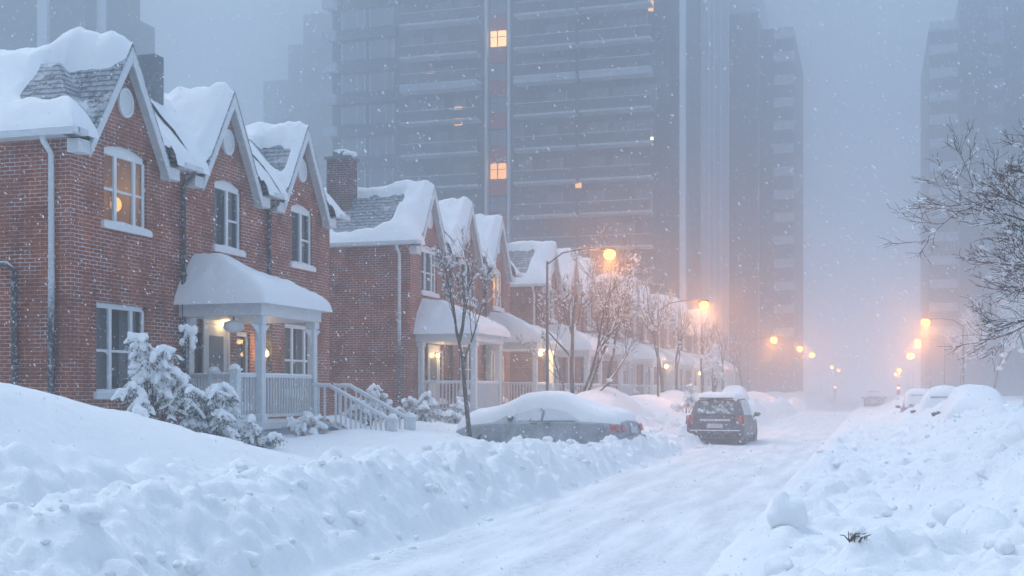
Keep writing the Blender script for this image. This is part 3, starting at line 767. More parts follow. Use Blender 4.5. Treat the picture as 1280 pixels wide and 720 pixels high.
GC = (1.58, 5.45, 9.1); U = (0, 3.68, 7.42, 10.85)
ordn = ['', 'second', 'third', 'fourth', 'fifth', 'sixth']
def block(bi, y):
    by0, by1 = y, y+U[3]
    gcs = [y+g_ for g_ in GC]
    res = .06 if bi == 0 else .08 if bi == 1 else .13 if bi == 2 else .2
    for u in range(3):
        o = dict(res=res, seed=bi*10+u); 
        if bi == 0:
            lab = ['corner brick row house beside the big smooth drift, amber glow in its upstairs window',
                   'brick row house whose white porch has snow covered stairs and a hanging globe lamp',
                   'end brick row house between the globe-lamp porch roof and the open gap, its windows unlit'][u]
            if u == 0:
                o.update(lit='warmroom', bare=[(gcs[0], -1, -15.3, XF+.36, .3, 1.3)], cap=[(gcs[0], -15.2, XF+.2, .16, .42)], sidepipe=True)
                o['bare'].append((gcs[0], 1, -14.2, XF+.36, .3, 1.1))
            if u == 1:
                o.update(low=False, chimney=(-14.9, y+4.05, .42, 6.8, 9.0, 'grey_metal'), porchwin=[(22.75, .85), (24.75, .6)],
                         porch=dict(ya=22.15, yb=24.75, xo=-12.1, zf=1.15, steps=(24.45, 25.55, 2.0, .25), diag=(-12.2, 21.4), detail=2, lit=False))
            if u == 2:
                o.update(low=True, bare=[(gcs[2], -1, -15.0, -13.9, .35, .85)])
        else:
            nm = ['second', 'third', 'fourth', 'fifth', 'sixth'][bi-1]
            pos = ['with the exposed side wall', 'in the middle', 'at the far end'][u]
            lab = f'{["hip-roofed corner", "middle", "far end"][u]} brick row house of the {nm} snowy terrace up the street'
            if bi == 1:
                lab = ['corner brick row house of the second terrace, broad brick side wall, slate patch and chimney',
                       'middle brick row house of the second terrace, behind the thin street tree',
                       'brick row house of the second terrace with bright warm stairwell window and lit porch'][u]
            if u == 0:
                o['chimney'] = (-16.7, y+1.0, .8, 7.2, 9.35, 'brick_dark')
                o['bare'] = [(gcs[0], -1, -16.6, -14.6, .2, 1.6)]
                o['porch'] = dict(ya=y+.55, yb=y+3.3, xo=-12.0, zf=1.1, detail=1); o['low'] = False; o['porchwin'] = [(y+.98, .6), (y+2.9, .6)]
            if u == 2:
                o['porch'] = dict(ya=y+7.7, yb=y+10.3, xo=-12.0, zf=1.1, detail=1, lit=(bi == 1)); o['low'] = False; o['porchwin'] = [(y+8.1, .6), (y+9.95, .6)]
                if bi == 1: o['lit'] = 'warmroom2'; o['plit'] = True
        house(bi*3+u, by0, by1, y+U[u], y+U[u+1], gcs[u], gcs, lab, o)
for bi in range(6): block(bi, BLOCK0+bi*PITCH+(.5 if bi == 1 else 0))

# things on the first porch
gl = empty('porch_lantern', (-12.75, 22.3, 3.4), 'round white globe lamp hanging under the snowy porch roof', 'lamp')
MB().tube([(-12.75, 22.3, 3.4), (-12.75, 22.3, 3.25)], .015, 6).build('rod', 'dark_pipe', gl)
MB().lathe((-12.75, 22.3, 3.0), [(.03, .0), (.14, .03), (.215, .1), (.22, .17), (.2, .22), (.06, .26)], 20).build('globe', 'porcelain', gl, True)
def wall_lamp(x, y, z, label, s=1, watts=14):
    e = empty('wall_lamp', (x, y, z), label, 'lamp')
    MB().box(x-.02, x+.02, y-.05*s, y+.05*s, z-.08*s, z+.1*s).build('bracket', 'dark_pipe', e)
    m = MB(); m.blob((x+.09*s, y, z), (.055*s, .055*s, .06*s), 2, 0); m.build('bulb', 'porchbulb', e, True)
    MB().lathe((x+.09*s, y, z+.05*s), [(.07*s, 0), (.02*s, .05*s)], 10).build('cap', 'dark_pipe', e)
    L = bpy.data.lights.new('glow', 'POINT'); L.energy = watts; L.color = (1, .6, .25); L.shadow_soft_size = .06*s
    lo = bpy.data.objects.new('glow', L); C.objects.link(lo); lo.parent = e; lo.location = (.2*s, 0, 0)
wall_lamp(XF+.02, 23.62, 3.28, 'small yellow lamp lit high on the wall beside the globe lamp', 1, 2.5)
wall_lamp(XF+.05, 25.35, 2.95, 'upper amber wall lamp of the pair by the porch window', 1.1, 3)
wall_lamp(XF+.05, 25.55, 2.66, 'lower amber wall lamp of the pair by the porch window', 1.1, 3)
wall_lamp(XF+.05, BLOCK0+PITCH+.5+2.1, 2.95, 'orange lamp glowing on the porch behind the thin street tree', 1.1, 8)
wall_lamp(-12.3, BLOCK0+PITCH+.5+9.2, 3.2, 'bright lamp hanging in the warm lit porch of the second terrace', 1.3, 60)
wall_lamp(XF+2.2, 70.0, 3.2, 'tiny orange porch lamp seen low between the street trees', 1.6, 40)
wall_lamp(XF+2.2, 84.5, 3.0, 'tiny orange porch lamp on the farther snowy porch beyond the trees', 1.8, 40)

# ================================================================ TOWERS
def balcony(root, xa, xb, yf, z, dep=1.5, thick=.22):
    m = MB(); m.box(xa, xb, yf-dep, yf-.01, z, z+thick); b = m.build('balcony', 'tslab', root)
    r = MB(); r.box(xa+.05, xb-.05, yf-dep+.05, yf-dep+.11, z+thick+1.05, z+thick+1.13)
    k = max(2, int((xb-xa)/2.4))
    for i in range(k+1):
        x = xa+.08+(xb-xa-.16)*i/k; r.box(x-.03, x+.03, yf-dep+.05, yf-dep+.11, z+thick, z+thick+1.05)
    r.box(xa+.08, xb-.08, yf-dep+.07, yf-dep+.09, z+thick+.12, z+thick+1.0)
    r.build('railing', 'trail', b)
    s = MB(); s.box(xa+.04, xb-.04, yf-dep+.03, yf-dep+.13, z+thick+1.131, z+thick+1.18); s.box(xa+.02, xb-.02, yf-dep-.02, yf-dep+.5, z+thick, z+thick+.05)
    s.build('snow_cover', 'snow', b); return b
YT = 116
tw = empty('apartment_tower', (-36, YT, 0), 'tall dark apartment tower with red panel strip, long balconies and a few lit windows', 'tower')
FH = 3.35; NF = 15; ZT = FH*NF+1.8
b = MB(); b.box(-54.6, -17.6, YT, YT+32, -.3, ZT); b.build('tower_body', 'tglass', tw)
random.seed(5)
for k in range(1, NF):
    z = k*FH-1.15
    if 4 <= k:
        th = .65 if k == 10 else .16
        balcony(tw, -46.4, -38.0, YT, z, 1.6, th)
        balcony(tw, -34.2, -27.9, YT, z, 1.6, th); balcony(tw, -27.5, -20.4, YT, z, 1.6, th)
    if 3 <= k:
        m = MB(); m.box(-54.9, -47.2, YT-.35, YT-.01, z-.5, z+.55); m.build('spandrel', 'twall', tw)
        m = MB(); m.box(-55.4, -53.9, YT-.9, YT+1.2, z-.45, z+.5); m.build('bay_ledge', 'tslab', tw)
        m = MB(); m.box(-37.1, -35.3, YT-.26, YT-.01, z-.75, z+.75); m.build('red_panel', 'tred', tw)
for k in range(5, NF):
    z = k*FH-.95
    for xa in (-53.4, -50.2):
        f = MB(); f.box(xa, xa+2.5, YT-.16, YT-.01, z+.55, z+2.35)
        fo = f.build('window', 'tglass_pale', tw)
        g_ = MB(); g_.box(xa-.1, xa, YT-.22, YT-.005, z+.5, z+2.4).box(xa+2.5, xa+2.6, YT-.22, YT-.005, z+.5, z+2.4).box(xa+1.7, xa+1.78, YT-.22, YT-.165, z+.55, z+2.35); g_.build('window_frame', 'tslab', fo)
    for xa in (-46, -43.3, -41.0, -33.8, -31.2, -27.0, -24.4, -22.2):
        if random.random() < .62:
            w_ = random.choice((1.6, 2.0, 1.1)); m = MB(); m.box(xa, xa+w_, YT-.1, YT-.01, z+.1, z+2.4).box(xa+w_+.03, xa+w_+.1, YT-.12, YT-.01, z+.1, z+2.5); m.build('patio_door', 'tglass_pale', tw)
    lit = k in (13, 8) or k == 9
    m = MB(); m.box(-37.0, -35.4, YT-.2, YT-.01, z+.72, z+2.25); m.build('lit_window' if k in (7, 11) else 'window', 'towerlit' if k == 11 else 'toweramber' if k == 7 else 'tglass_pale', tw)
    m = MB(); m.box(-36.3, -36.2, YT-.24, YT-.205, z+.72, z+2.25).box(-37.0, -35.4, YT-.24, YT-.205, z+1.6, z+1.66); m.build('window_bar', 'twall', tw)
for x in (-37.4, -35.0, -17.5):
    wd = .22 if x < -20 else .55
    MB().box(x-wd/2, x+wd/2, YT-.6, YT+.01, -.3, ZT).build('white_pier', 'tpier', tw)
for y in (YT+13, YT+17.5, YT+23.5, YT+31):
    MB().box(-17.59, -16.7, y, y+.5, -.3, ZT).build('white_pier', 'tpier', tw)
for (x, z, mt, w_, h_) in ((-44.0, 33.9, 'toweramber', .9, .7), (-43.1, 33.5, 'towerspark', .3, .25), (-40.9, 28.9, 'toweramber', .8, 1.9), (-29.9, 35.8, 'towerspark', .22, .3),
                    (-24.0, 33.0, 'toweramber', .22, .9), (-20.7, 26.2, 'towerspark', .3, .3), (-28.2, 21.9, 'toweramber', .6, .5), (-20.9, 38.8, 'toweramber', .5, 1.0)):
    MB().box(x, x+w_, YT-.13, YT-.02, z, z+h_).build('lit_window', mt, tw)
def plain_tower(name, label, x0, x1, y0, y1, zt, mat, fh=3.1, rows=(), cols=(), steps=(), ledges=False, stripes=()):
    e = empty(name, ((x0+x1)/2, y0, 0), label, 'tower')
    m = MB(); m.box(x0, x1, y0, y1, -.3, zt)
    m.build('tower_body', mat, e)
    for (a, b_, zz, dy) in steps: MB().box(a, b_, y0+dy, y1+dy-.1, -.3, zz).build('tower_wing', mat, e)
    for k in range(3, int(zt/fh)):
        for c in cols:
            MB().box(c, c+1.9, y0-.07, y0-.0, k*fh+.7, k*fh+2.2).build('window', 'tglass_pale', e)
        if ledges:
            a, b_, dy = ledges
            MB().box(a, b_, y0+dy-1.2, y0+dy-.01, k*fh-.1, k*fh+.95).build('balcony', 'tslab', e)
    for (a, b_) in stripes: MB().box(a, b_, y0-.5, y0-.01, -.3, zt).build('white_pier', 'tpier', e)
    return e
plain_tower('office_tower', 'dark slab tower with pale vertical stripes rising behind the corner row house', -104, -78, 106, 116, 60, 'twall', cols=(), stripes=((-83.3, -82.1), (-91, -90)))
_o = [o for o in bpy.data.objects if o.name == 'office_tower'][0]
MB().box(-77.99, -77.6, 108.2, 109.3, -.3, 60).build('white_pier', 'tpier', _o); MB().box(-95, -78.1, 116.01, 119, -.3, 43).build('tower_wing', 'twall', _o)
plain_tower('stepped_tower', 'pale stepped tower almost lost in the snow left of the big tower', -84, -70, 190, 205, 73, 'twall', steps=((-96, -84.1, 68, 2), (-100, -96.1, 63.5, 4), (-106, -100.1, 58, 6)))
plain_tower('brown_tower', 'narrow dark tower with stepped corner balconies standing behind the white piers', -25, -14.8, 165, 190, 53, 'tbrown', steps=((-14.7, -10.2, 51, 1.5),), ledges=(-12.7, -10.1, 1.5))
plain_tower('far_tower', 'faint tall tower top showing above the narrow dark tower', -34, -19.6, 215, 240, 75, 'twall')
plain_tower('brick_tower', 'brown brick tower behind the bare tree, pale balconies down its edge', 11.0, 40, 168, 195, 53.6, 'tbrown', cols=(14.5, 22), steps=((7.2, 10.9, 49.8, 1.0),), ledges=(7.3, 10.8, 1.0))

# ================================================================ CARS
def ring(y, zb, zbelt, zt, wl, wt):
    h = [(0, zb), (wl*.9, zb), (wl*.99, zb+.14), (wl, (zb+zbelt)/2+.05), (wl*.97, zbelt-.04), (wl*.93, zbelt), (wt+.02, zt-.07), (wt*.86, zt-.01), (0, zt+.02)]
    r = [(x, y, z) for x, z in h]+[(-x, y, z) for x, z in h[-2:0:-1]]
    return r
def arch_wheel(root, x, y, r, mat_rim='grey_metal', paintm=None):
    sg = 1 if x > 0 else -1
    a = MB(); n = 14  # dark arch opening lip
    vs = []
    for i in range(n+1):
        t = math.pi*i/n; c_, s_ = math.cos(t), math.sin(t)
        for rr_, xo_ in ((r+.03, .012), (r+.10, .03), (r+.10, -.02)): vs.append((x+sg*xo_, y+c_*rr_, r+s_*rr_))
    a.add(vs, [(3*i, 3*i+3, 3*i+4, 3*i+1) for i in range(n)]+[(3*i+1, 3*i+4, 3*i+5, 3*i+2) for i in range(n)])
    a.build('wheel_arch', paintm, root, True)
    w_ = empty('wheel', (0, 0, 0)); w_.parent = root
    t = MB(); prof = [(r*.62, -.0), (r*.64, .02), (r*.9, .03), (r, .0), (r, -.17), (r*.9, -.2), (r*.6, -.2)]
    k = len(t.v); n = 24
    for (pr, px) in prof:
        for j in range(n): th = 2*math.pi*j/n; t.v.append((x+sg*px, y+pr*math.cos(th), r+pr*math.sin(th)))
    for i in range(len(prof)-1):
        for j in range(n): t.f.append((i*n+j, i*n+(j+1) % n, (i+1)*n+(j+1) % n, (i+1)*n+j))
    t.build('tyre', 'rubber', w_, True)
    q = MB(); q.tube([(x-sg*.1, y, r), (x-sg*.03, y, r)], r*.63, 20)
    for j in range(5):
        th = 2*math.pi*j/5; q.beam((x-sg*.01, y, r), (x-sg*.01, y+r*.6*math.cos(th), r+r*.6*math.sin(th)), .07, .03, (1, 0, 0))
    q.build('rim', mat_rim, w_)
def car(kind, label, cat, paintm, loc, rot, group=None, name='parked_car', snow=.3, fullsnow=False, seed=0, bury=False):
    root = empty(name, (0, 0, 0), label, cat, group)
    if kind == 'suv':
        L = 4.7; st = [(0.0, .48, .72, .76, .86, .8), (.05, .36, .80, .98, .92, .82), (.10, .34, 1.05, 1.10, .94, .80), (.40, .30, 1.10, 1.66, .95, .66), (.75, .28, 1.09, 1.73, .95, .68), (2.2, .28, 1.05, 1.74, .95, .68), (2.85, .28, 1.03, 1.68, .95, .66), (3.55, .28, 1.0, 1.06, .94, .80), (4.3, .30, .92, .97, .91, .76), (4.62, .36, .74, .80, .84, .7), (4.7, .45, .6, .66, .78, .62)]
        rear = [(-.62, .105, 1.15), (.62, .105, 1.15), (.55, .37, 1.58), (-.55, .37, 1.58)]; sidew = [((.62, 1.12), (.78, 1.60), (1.55, 1.62), (1.55, 1.10)), ((1.62, 1.10), (1.62, 1.62), (2.4, 1.60), (2.4, 1.08)), ((2.46, 1.08), (2.46, 1.60), (2.8, 1.56), (3.3, 1.07))]
        wheels = (.98, 3.72); r = .36; wind = [(-.72, 3.5, 1.1), (.72, 3.5, 1.1), (.58, 2.92, 1.63), (-.58, 2.92, 1.63)]
    else:
        L = 4.75; st = [(0.0, .42, .62, .68, .80, .7), (.06, .32, .78, .90, .87, .76), (.14, .28, .90, .96, .89, .76), (.95, .25, .94, 1.0, .90, .74), (1.75, .24, .94, 1.36, .90, .56), (2.2, .24, .93, 1.42, .90, .56), (2.75, .24, .92, 1.40, .90, .56), (3.55, .24, .90, .96, .90, .72), (4.3, .26, .82, .88, .87, .7), (4.65, .32, .68, .74, .80, .62), (4.75, .40, .55, .6, .72, .55)]
        rear = [(-.66, .98, 1.03), (.66, .98, 1.03), (.52, 1.70, 1.35), (-.52, 1.70, 1.35)]; sidew = [((1.2, .97), (1.75, 1.30), (2.15, 1.35), (2.15, .96)), ((2.22, .96), (2.22, 1.35), (2.75, 1.33), (3.4, .95))]
        wheels = (.95, 3.75); r = .33; wind = [(-.66, 3.5, 1.0), (.66, 3.5, 1.0), (.52, 2.82, 1.37), (-.52, 2.82, 1.37)]
    m = MB(); n = 16
    for s_ in st: m.v += ring(*s_)
    for i in range(len(st)-1):
        for j in range(n): m.f.append((i*n+j, i*n+(j+1) % n, (i+1)*n+(j+1) % n, (i+1)*n+j))
    m.f.append(tuple(range(n))[::-1]); m.f.append(tuple((len(st)-1)*n+j for j in range(n)))
    bo = m.build('body', paintm, root, True); bevel(bo, .035, 2, 28)
    def half(y, z):  # half width of the body skin at (y, z)
        for i in range(len(st)-1):
            if st[i][0] <= y <= st[i+1][0]:
                u = (y-st[i][0])/(st[i+1][0]-st[i][0]); a = [st[i][q]*(1-u)+st[i+1][q]*u for q in range(6)]; break
        zb, ze, zt, wl, wt = a[1:]
        if z <= ze: return wl*.97
        return wl*.93+(wt+.02-wl*.93)*min(1, (z-ze)/(zt-.07-ze+1e-6))
    def panel(pts, name, mat, off=(0, 0, 0), par=root):
        q = MB(); vs = [Vector(p)+Vector(off) for p in pts]; nrm = (vs[1]-vs[0]).cross(vs[2]-vs[0]).normalized()*.02
        k = len(vs); q.add(vs+[v-nrm for v in vs], [tuple(range(k)), tuple(range(2*k-1, k-1, -1))]+[(i, i+k, (i+1) % k+k, (i+1) % k) for i in range(k)]); return q.build(name, mat, par)
    panel(rear, 'rear_window', 'carglass', (0, -.012, .02)); panel([wind[1], wind[0], wind[3], wind[2]], 'windscreen', 'carglass', (0, .012, .02))
    for sd_ in (-1, 1):
        for sw in sidew:
            pts = [(sd_*(half(y_, z_)+.008), y_, z_) for y_, z_ in sw]
            panel(pts if sd_ > 0 else pts[::-1], 'side_window', 'frostglass')
        for wy in wheels: arch_wheel(root, sd_*.905 if kind == 'suv' else sd_*.86, wy, r, 'grey_metal', paintm)
        # door seams, handle
        q = MB(); hw = .955 if kind == 'suv' else .905
        for y_ in sidew[0][2][0]+.03, sidew[-1][0][0]-.03+.0, (sidew[-1][3][0]+.1):
            pass
        q.box(sd_*hw-.012, sd_*hw+.022, sidew[0][2][0]-.25, sidew[0][2][0]-.08, .88, .91); q.box(sd_*hw-.012, sd_*hw+.022, 2.3, 2.47, .87, .9)
        q.build('door_handle', 'blackplastic', root)
        q = MB(); q.blob((sd_*(hw+.10), 2.95 if kind == 'suv' else 3.0, 1.12 if kind == 'suv' else 1.0), (.12, .06, .085), 3, .05); q.beam((sd_*(hw-.08), 3.0, 1.02), (sd_*(hw+.06), 2.97, 1.08), .05, .05)
        q.build('wing_mirror', 'blackplastic', root, True)
        if kind == 'suv':
            panel([(sd_*.90, .075, .82), (sd_*.72, .055, .82), (sd_*.72, .10, 1.12), (sd_*.88, .12, 1.12)][::sd_], 'tail_lamp', 'redglass', (0, -.03, 0))
            panel([(sd_*.955, .03, .82), (sd_*.955, .24, .85), (sd_*.93, .26, 1.10), (sd_*.93, .10, 1.12)][::-sd_], 'tail_lamp', 'redglass')
        else:
            panel([(sd_*.88, .03, .70), (sd_*.60, .02, .70), (sd_*.60, .08, .86), (sd_*.86, .09, .88)][::sd_], 'tail_lamp', 'redglass', (0, -.03, 0))
            panel([(sd_*.912, .06, .68), (sd_*.918, .28, .72), (sd_*.905, .36, .88), (sd_*.895, .13, .88)][::-sd_], 'tail_lamp', 'redglass')
    b_ = MB(); zb = .42 if kind == 'suv' else .38
    b_.box(-.84, .84, -.10, .06, zb, zb+.22); bb = b_.build('rear_bumper', paintm if kind == 'sedan' else 'blackplastic', root, True); bevel(bb, .05, 3)
    b_ = MB(); b_.box(-.84, .84, L-.08, L+.1, zb, zb+.2); bb = b_.build('front_bumper', paintm, root, True); bevel(bb, .05, 3)
    pz = .70 if kind == 'suv' else .66
    panel([(-.26, -.03, pz), (.26, -.03, pz), (.26, -.01, pz+.15), (-.26, -.01, pz+.15)], 'number_plate', 'plate', (0, -.01, 0))
    if kind == 'suv':
        q = MB(); q.box(-.5, .5, .03, .07, .93, 1.0); q.build('tailgate_trim', 'chrome', root)
        for sd_ in (-1, 1):
            q = MB(); q.tube([(sd_*.6, .6, 1.76), (sd_*.6, .7, 1.80), (sd_*.6, 2.4, 1.80), (sd_*.6, 2.55, 1.74)], .018, 6); q.build('roof_rail', 'grey_metal', root)
        q = MB(); q.box(-.55, .55, .28, .46, 1.66, 1.70); bevel(q.build('rear_spoiler', paintm, root), .01, 1)
    # snow lying on the car
    X = np.arange(-1.06, 1.07, .05); Y = np.arange(-.1, L+.15, .05); xx, yy = np.meshgrid(X, Y); ax = np.abs(xx)
    sy = [s_[0] for s_ in st]
    zt = np.interp(yy, sy, [s_[3] for s_ in st]); ze = np.interp(yy, sy, [s_[2] for s_ in st]); wl = np.interp(yy, sy, [s_[4] for s_ in st]); wt = np.interp(yy, sy, [s_[5] for s_ in st])
    Rr = np.where(ax < wt, zt, ze+(zt-ze)*np.clip((wl-ax)/(wl-wt+.001), 0, 1))
    Rr = np.where(ax > wl*.96, ze-.3*np.clip((ax-wl*.96)/.06, 0, 1), Rr)
    nn = fbm(xx*1.4+seed, yy*1.2, 200+seed, 4)-.5
    S0 = Rr.copy()
    if fullsnow:
        k = 9
        for _ in range(4):
            S0 = np.maximum(S0, (np.roll(S0, k//2, 0)+np.roll(S0, -(k//2), 0))/2)
            S0 = (S0+np.roll(S0, 1, 1)+np.roll(S0, -1, 1)+np.roll(S0, 2, 0)+np.roll(S0, -2, 0))/5
        zz = Rr+0; S0 = np.maximum(S0, Rr)
        e_ = np.minimum(wl*1.04-ax, np.minimum(yy-.1, L-.05-yy))
        cab = np.where(zt-ze > .12, wt+.10, wl*.90)     # on the cabin the cap ends at the roof edge
        cab = sum(np.roll(cab, q_, 0) for q_ in range(-8, 9))/17
        if bury: cab = wl*1.03
        e_ = np.minimum(cab-ax, np.minimum(yy-.12, L-.05-yy))
        S = S0+snow*(1+.9*nn)
        for _ in range(60 if bury else 8): S = (S+np.roll(S, 1, 0)+np.roll(S, -1, 0)+np.roll(S, 1, 1)+np.roll(S, -1, 1))/5
        q_ = np.clip(e_/(.95 if bury else .5), 0, 1); S = (Rr-.05)+(S-Rr+.05)*np.sqrt(1-(1-q_)**2)-.03*(e_ < .0)
    else:
        e_ = np.minimum(wt*1.02-ax, np.minimum(yy-.38, L-.2-yy))
        e_ = np.where(yy > 2.9, np.minimum(wl*.95-ax, L-.15-yy), e_)
        S = Rr+snow*(1+.7*nn)*np.clip(e_/.22, 0, 1)**.5-.15*(e_ < 0)
    grid_obj('snow_cover', X, Y, S, 'snow_soft', root, keep=(S > Rr-.02), drop=(e_ < -.075) if fullsnow else None)
    root.location = loc; root.rotation_euler = (0, 0, rot)
    return root
car('suv', 'dark grey estate car seen from behind, rear window half cleared of snow', 'car', paint('dark_grey_paint', (.022, .034, .047), .46, .38), (-4.95, 39.7, -.14), R(-1), snow=.14, seed=3)
car('sedan', 'silver sedan parked sideways behind the thin tree, buried under a rounded snow cap', 'car', paint('silver_blue_paint', (.12, .15, .18), .45, .8), (-5.85, 30.3, .06), R(84), snow=.30, fullsnow=True, seed=1)
RG = 'cars parked along the kerb under snow'
car('suv', 'pale boxy car with visible tailgate, first of the row toward the orange lamps', 'car', paint('pale_car_paint', (.25, .28, .32), .4, .8), (2.25, 58, -.1), R(0), RG, snow=.22, fullsnow=True, seed=5, bury=False)
car('suv', 'snow capped car in the row with one slanted dark window showing', 'car', paint('dark_blue_paint', (.05, .07, .09), .42, .7), (2.55, 45, -.12), R(0), RG, snow=.36, fullsnow=True, seed=6, bury=True)
car('sedan', 'car buried to the roof below the bare tree, only its outline rounding the bank', 'car', paint('buried_car_paint', (.06, .07, .08), .42, .7), (2.75, 33.5, .12), R(0), RG, snow=.5, fullsnow=True, seed=7, bury=True)
car('suv', 'grey car shape fading into the snow haze far up the road', 'car', paint('hazy_car_paint', (.05, .055, .065), .45, .7), (.2, 118, 0), R(0), snow=.2, fullsnow=True, seed=8, bury=False)
car('sedan', 'red-lamped car half buried in the bank beyond the dark estate car', 'car', paint('hidden_car_paint', (.2, .22, .25), .42, .7), (-7.0, 62, .25), R(0), snow=.35, fullsnow=True, seed=9, bury=False)
# marker sticking out of the right bank
rf = empty('reflector_post', (1.72, 21.6, gz(1.72, 21.6)), 'small red and amber reflector poking out of the snowbank', 'reflector')
z_ = gz(1.72, 21.6)
MB().box(1.68, 1.78, 21.6, 21.64, z_-.2, z_+.06).build('post', 'blackplastic', rf)
MB().box(1.675, 1.785, 21.585, 21.598, z_+.0, z_+.05).build('amber_lens', frosted('amber_lens', (.5, .28, .1), .3, .6, .4, 20, 0, .5, False), rf)
MB().box(1.675, 1.785, 21.58, 21.65, z_+.06, z_+.11).build('red_lens', 'redglass', rf)

# ================================================================ STREET LAMPS
def street_lamp(x, y, h, side, label, wt, s=1.0):
    e = empty('street_lamp', (x+side*-2.0, y, 0), label, 'street lamp', 'orange street lamps')
    bx = x-side*2.0
    MB().tube([(bx, y, -.2), (bx, y, h*.5), (bx, y, h-.15)], [.06, .045, .035], 10).build('pole', 'pole', e, True)
    MB().tube([(bx, y, h-.25), (bx+side*.5, y, h+.1), (bx+side*1.2, y, h+.2), (x-side*.1, y, h+.18)], .022, 8).build('arm', 'pole', e, True)
    hd = MB(); hd.blob((x-side*.05, y, h+.17), (.26, .13, .07), 1, 0, 14, 8); ho = hd.build('lamp_head', 'pole', e, True)
    m = MB(); m.blob((x, y, h), (.18*s, .18*s, .16*s), 1, 0, 14, 8); m.build('bulb', 'bulb', e, True)
    L = bpy.data.lights.new('glow', 'POINT'); L.energy = wt; L.color = (1, .34, .07); L.shadow_soft_size = .2
    lo = bpy.data.objects.new('glow', L); C.objects.link(lo); lo.parent = e; lo.location = (x-e.location.x, 0, h-.24)
def px2(px, y, Y):
    """world point on plane Y seen in the photo at px, y"""
    t = (px-640)/FPX; c, s_ = math.cos(YAW), math.sin(YAW)
    X = Y*math.tan(math.atan(t)-YAW); d = -X*s_+Y*c; return X, CAMH+(488-y)/FPX*d
lamps_l = [(762, 318, 36.5), (880, 381, 52), (967, 425, 100), (1000, 436, 135), (1015, 444, 160), (1040, 459, 230), (1048, 463, 262)]
names_l = ['orange street lamp glowing above the bare tree by the second terrace', 'orange street lamp glowing beside the white tower piers', 'orange street lamp in front of the foot of the narrow tower',
           'middle one of three close orange street lamps on the house side', 'third lamp after the narrow tower foot in the descending line', 'small orange street lamp low in the haze on the house side', 'tiniest orange street lamp on the house side, nearly lost in haze']
for (a, b_, Y), lab in zip(lamps_l, names_l):
    X, H = px2(a, b_, Y); street_lamp(X, Y, H, 1, lab, LAMP_W*(.3 if Y < 50 else .6 if Y < 70 else 1.1), 1 if Y < 70 else 1.5 if Y < 150 else 2)
lamps_r = [(1157, 403, 72), (1147, 427, 100), (1138, 445, 132), (1124, 463, 190), (1120, 468, 225)]
names_r = ['largest orange street lamp standing over the parked cars', 'second orange street lamp up the parked-car side', 'third orange street lamp up the parked-car side', 'fourth, small orange street lamp on the parked-car side', 'faintest orange street lamp on the parked-car side']
for (a, b_, Y), lab in zip(lamps_r, names_r):
    X, H = px2(a, b_, Y); street_lamp(X, Y, H, -1, lab, LAMP_W*(.75 if Y < 80 else .9), 1.3 if Y < 110 else 2)
def signal(px_, py_, Y, lab):
    X, H = px2(px_, py_, Y); e = empty('traffic_signal', (X, Y, 0), lab, 'traffic signal')
    MB().tube([(X, Y, -.1), (X, Y, H+.4)], .07, 8).build('pole', 'pole', e)
    MB().box(X-.2, X+.2, Y-.15, Y-.08, H-.9, H+.35).build('signal_head', 'blackplastic', e)
    m = MB(); m.blob((X, Y-.2, H), .17, 1, 0); m.build('red_lens', 'redlight', e, True)
signal(1123, 485, 150, 'red signal light low over the road under the right lamps')
signal(1044, 484, 190, 'dim red signal light under the far lamps of the house side')

# ================================================================ TREES
def grow(base, d0, L, r0, seed, levels=4, spread=.75, nchild=(3, 5), seg=5, upb=.12, minr=.004, droop=0.0):
    """list of branches: (points, radii, level)"""
    rs = random.Random(seed); out_ = []
    def go(p, d, L, r, lv):
        pts = [Vector(p)]; rad = [r]; d = Vector(d).normalized(); n = seg if lv < 3 else 3
        for i in range(n):
            j = Vector((rs.gauss(0, 1), rs.gauss(0, 1), rs.gauss(0, .8)))*(.10+.05*lv)
            d = (d+j+Vector((0, 0, upb*(1 if lv else .5)-droop*lv*.3))).normalized()
            pts.append(pts[-1]+d*L/n); rad.append(max(minr, r*(1-.62*(i+1)/n)))
        out_.append((pts, rad, lv))
        if lv >= levels: return
        k = rs.randint(*nchild)+(1 if lv == 0 else 0)
        for c in range(k):
            u = rs.uniform(.3, .98) if lv else rs.uniform(.38, .98)
            i = min(int(u*n), n-1); q = pts[i].lerp(pts[i+1], u*n-i); rr = rad[i]*.62
            ax = Vector((rs.gauss(0, 1), rs.gauss(0, 1), rs.gauss(0, .5))).normalized(); dd = (pts[i+1]-pts[i]).normalized()
            ax = (ax-dd*ax.dot(dd)).normalized(); a = spread*rs.uniform(.6, 1.25)
            go(q, dd*math.cos(a)+ax*math.sin(a), L*rs.uniform(.45, .72)*(1.15-.45*u), max(minr, rr), lv+1)
    go(base, d0, L, r0, 0); return out_
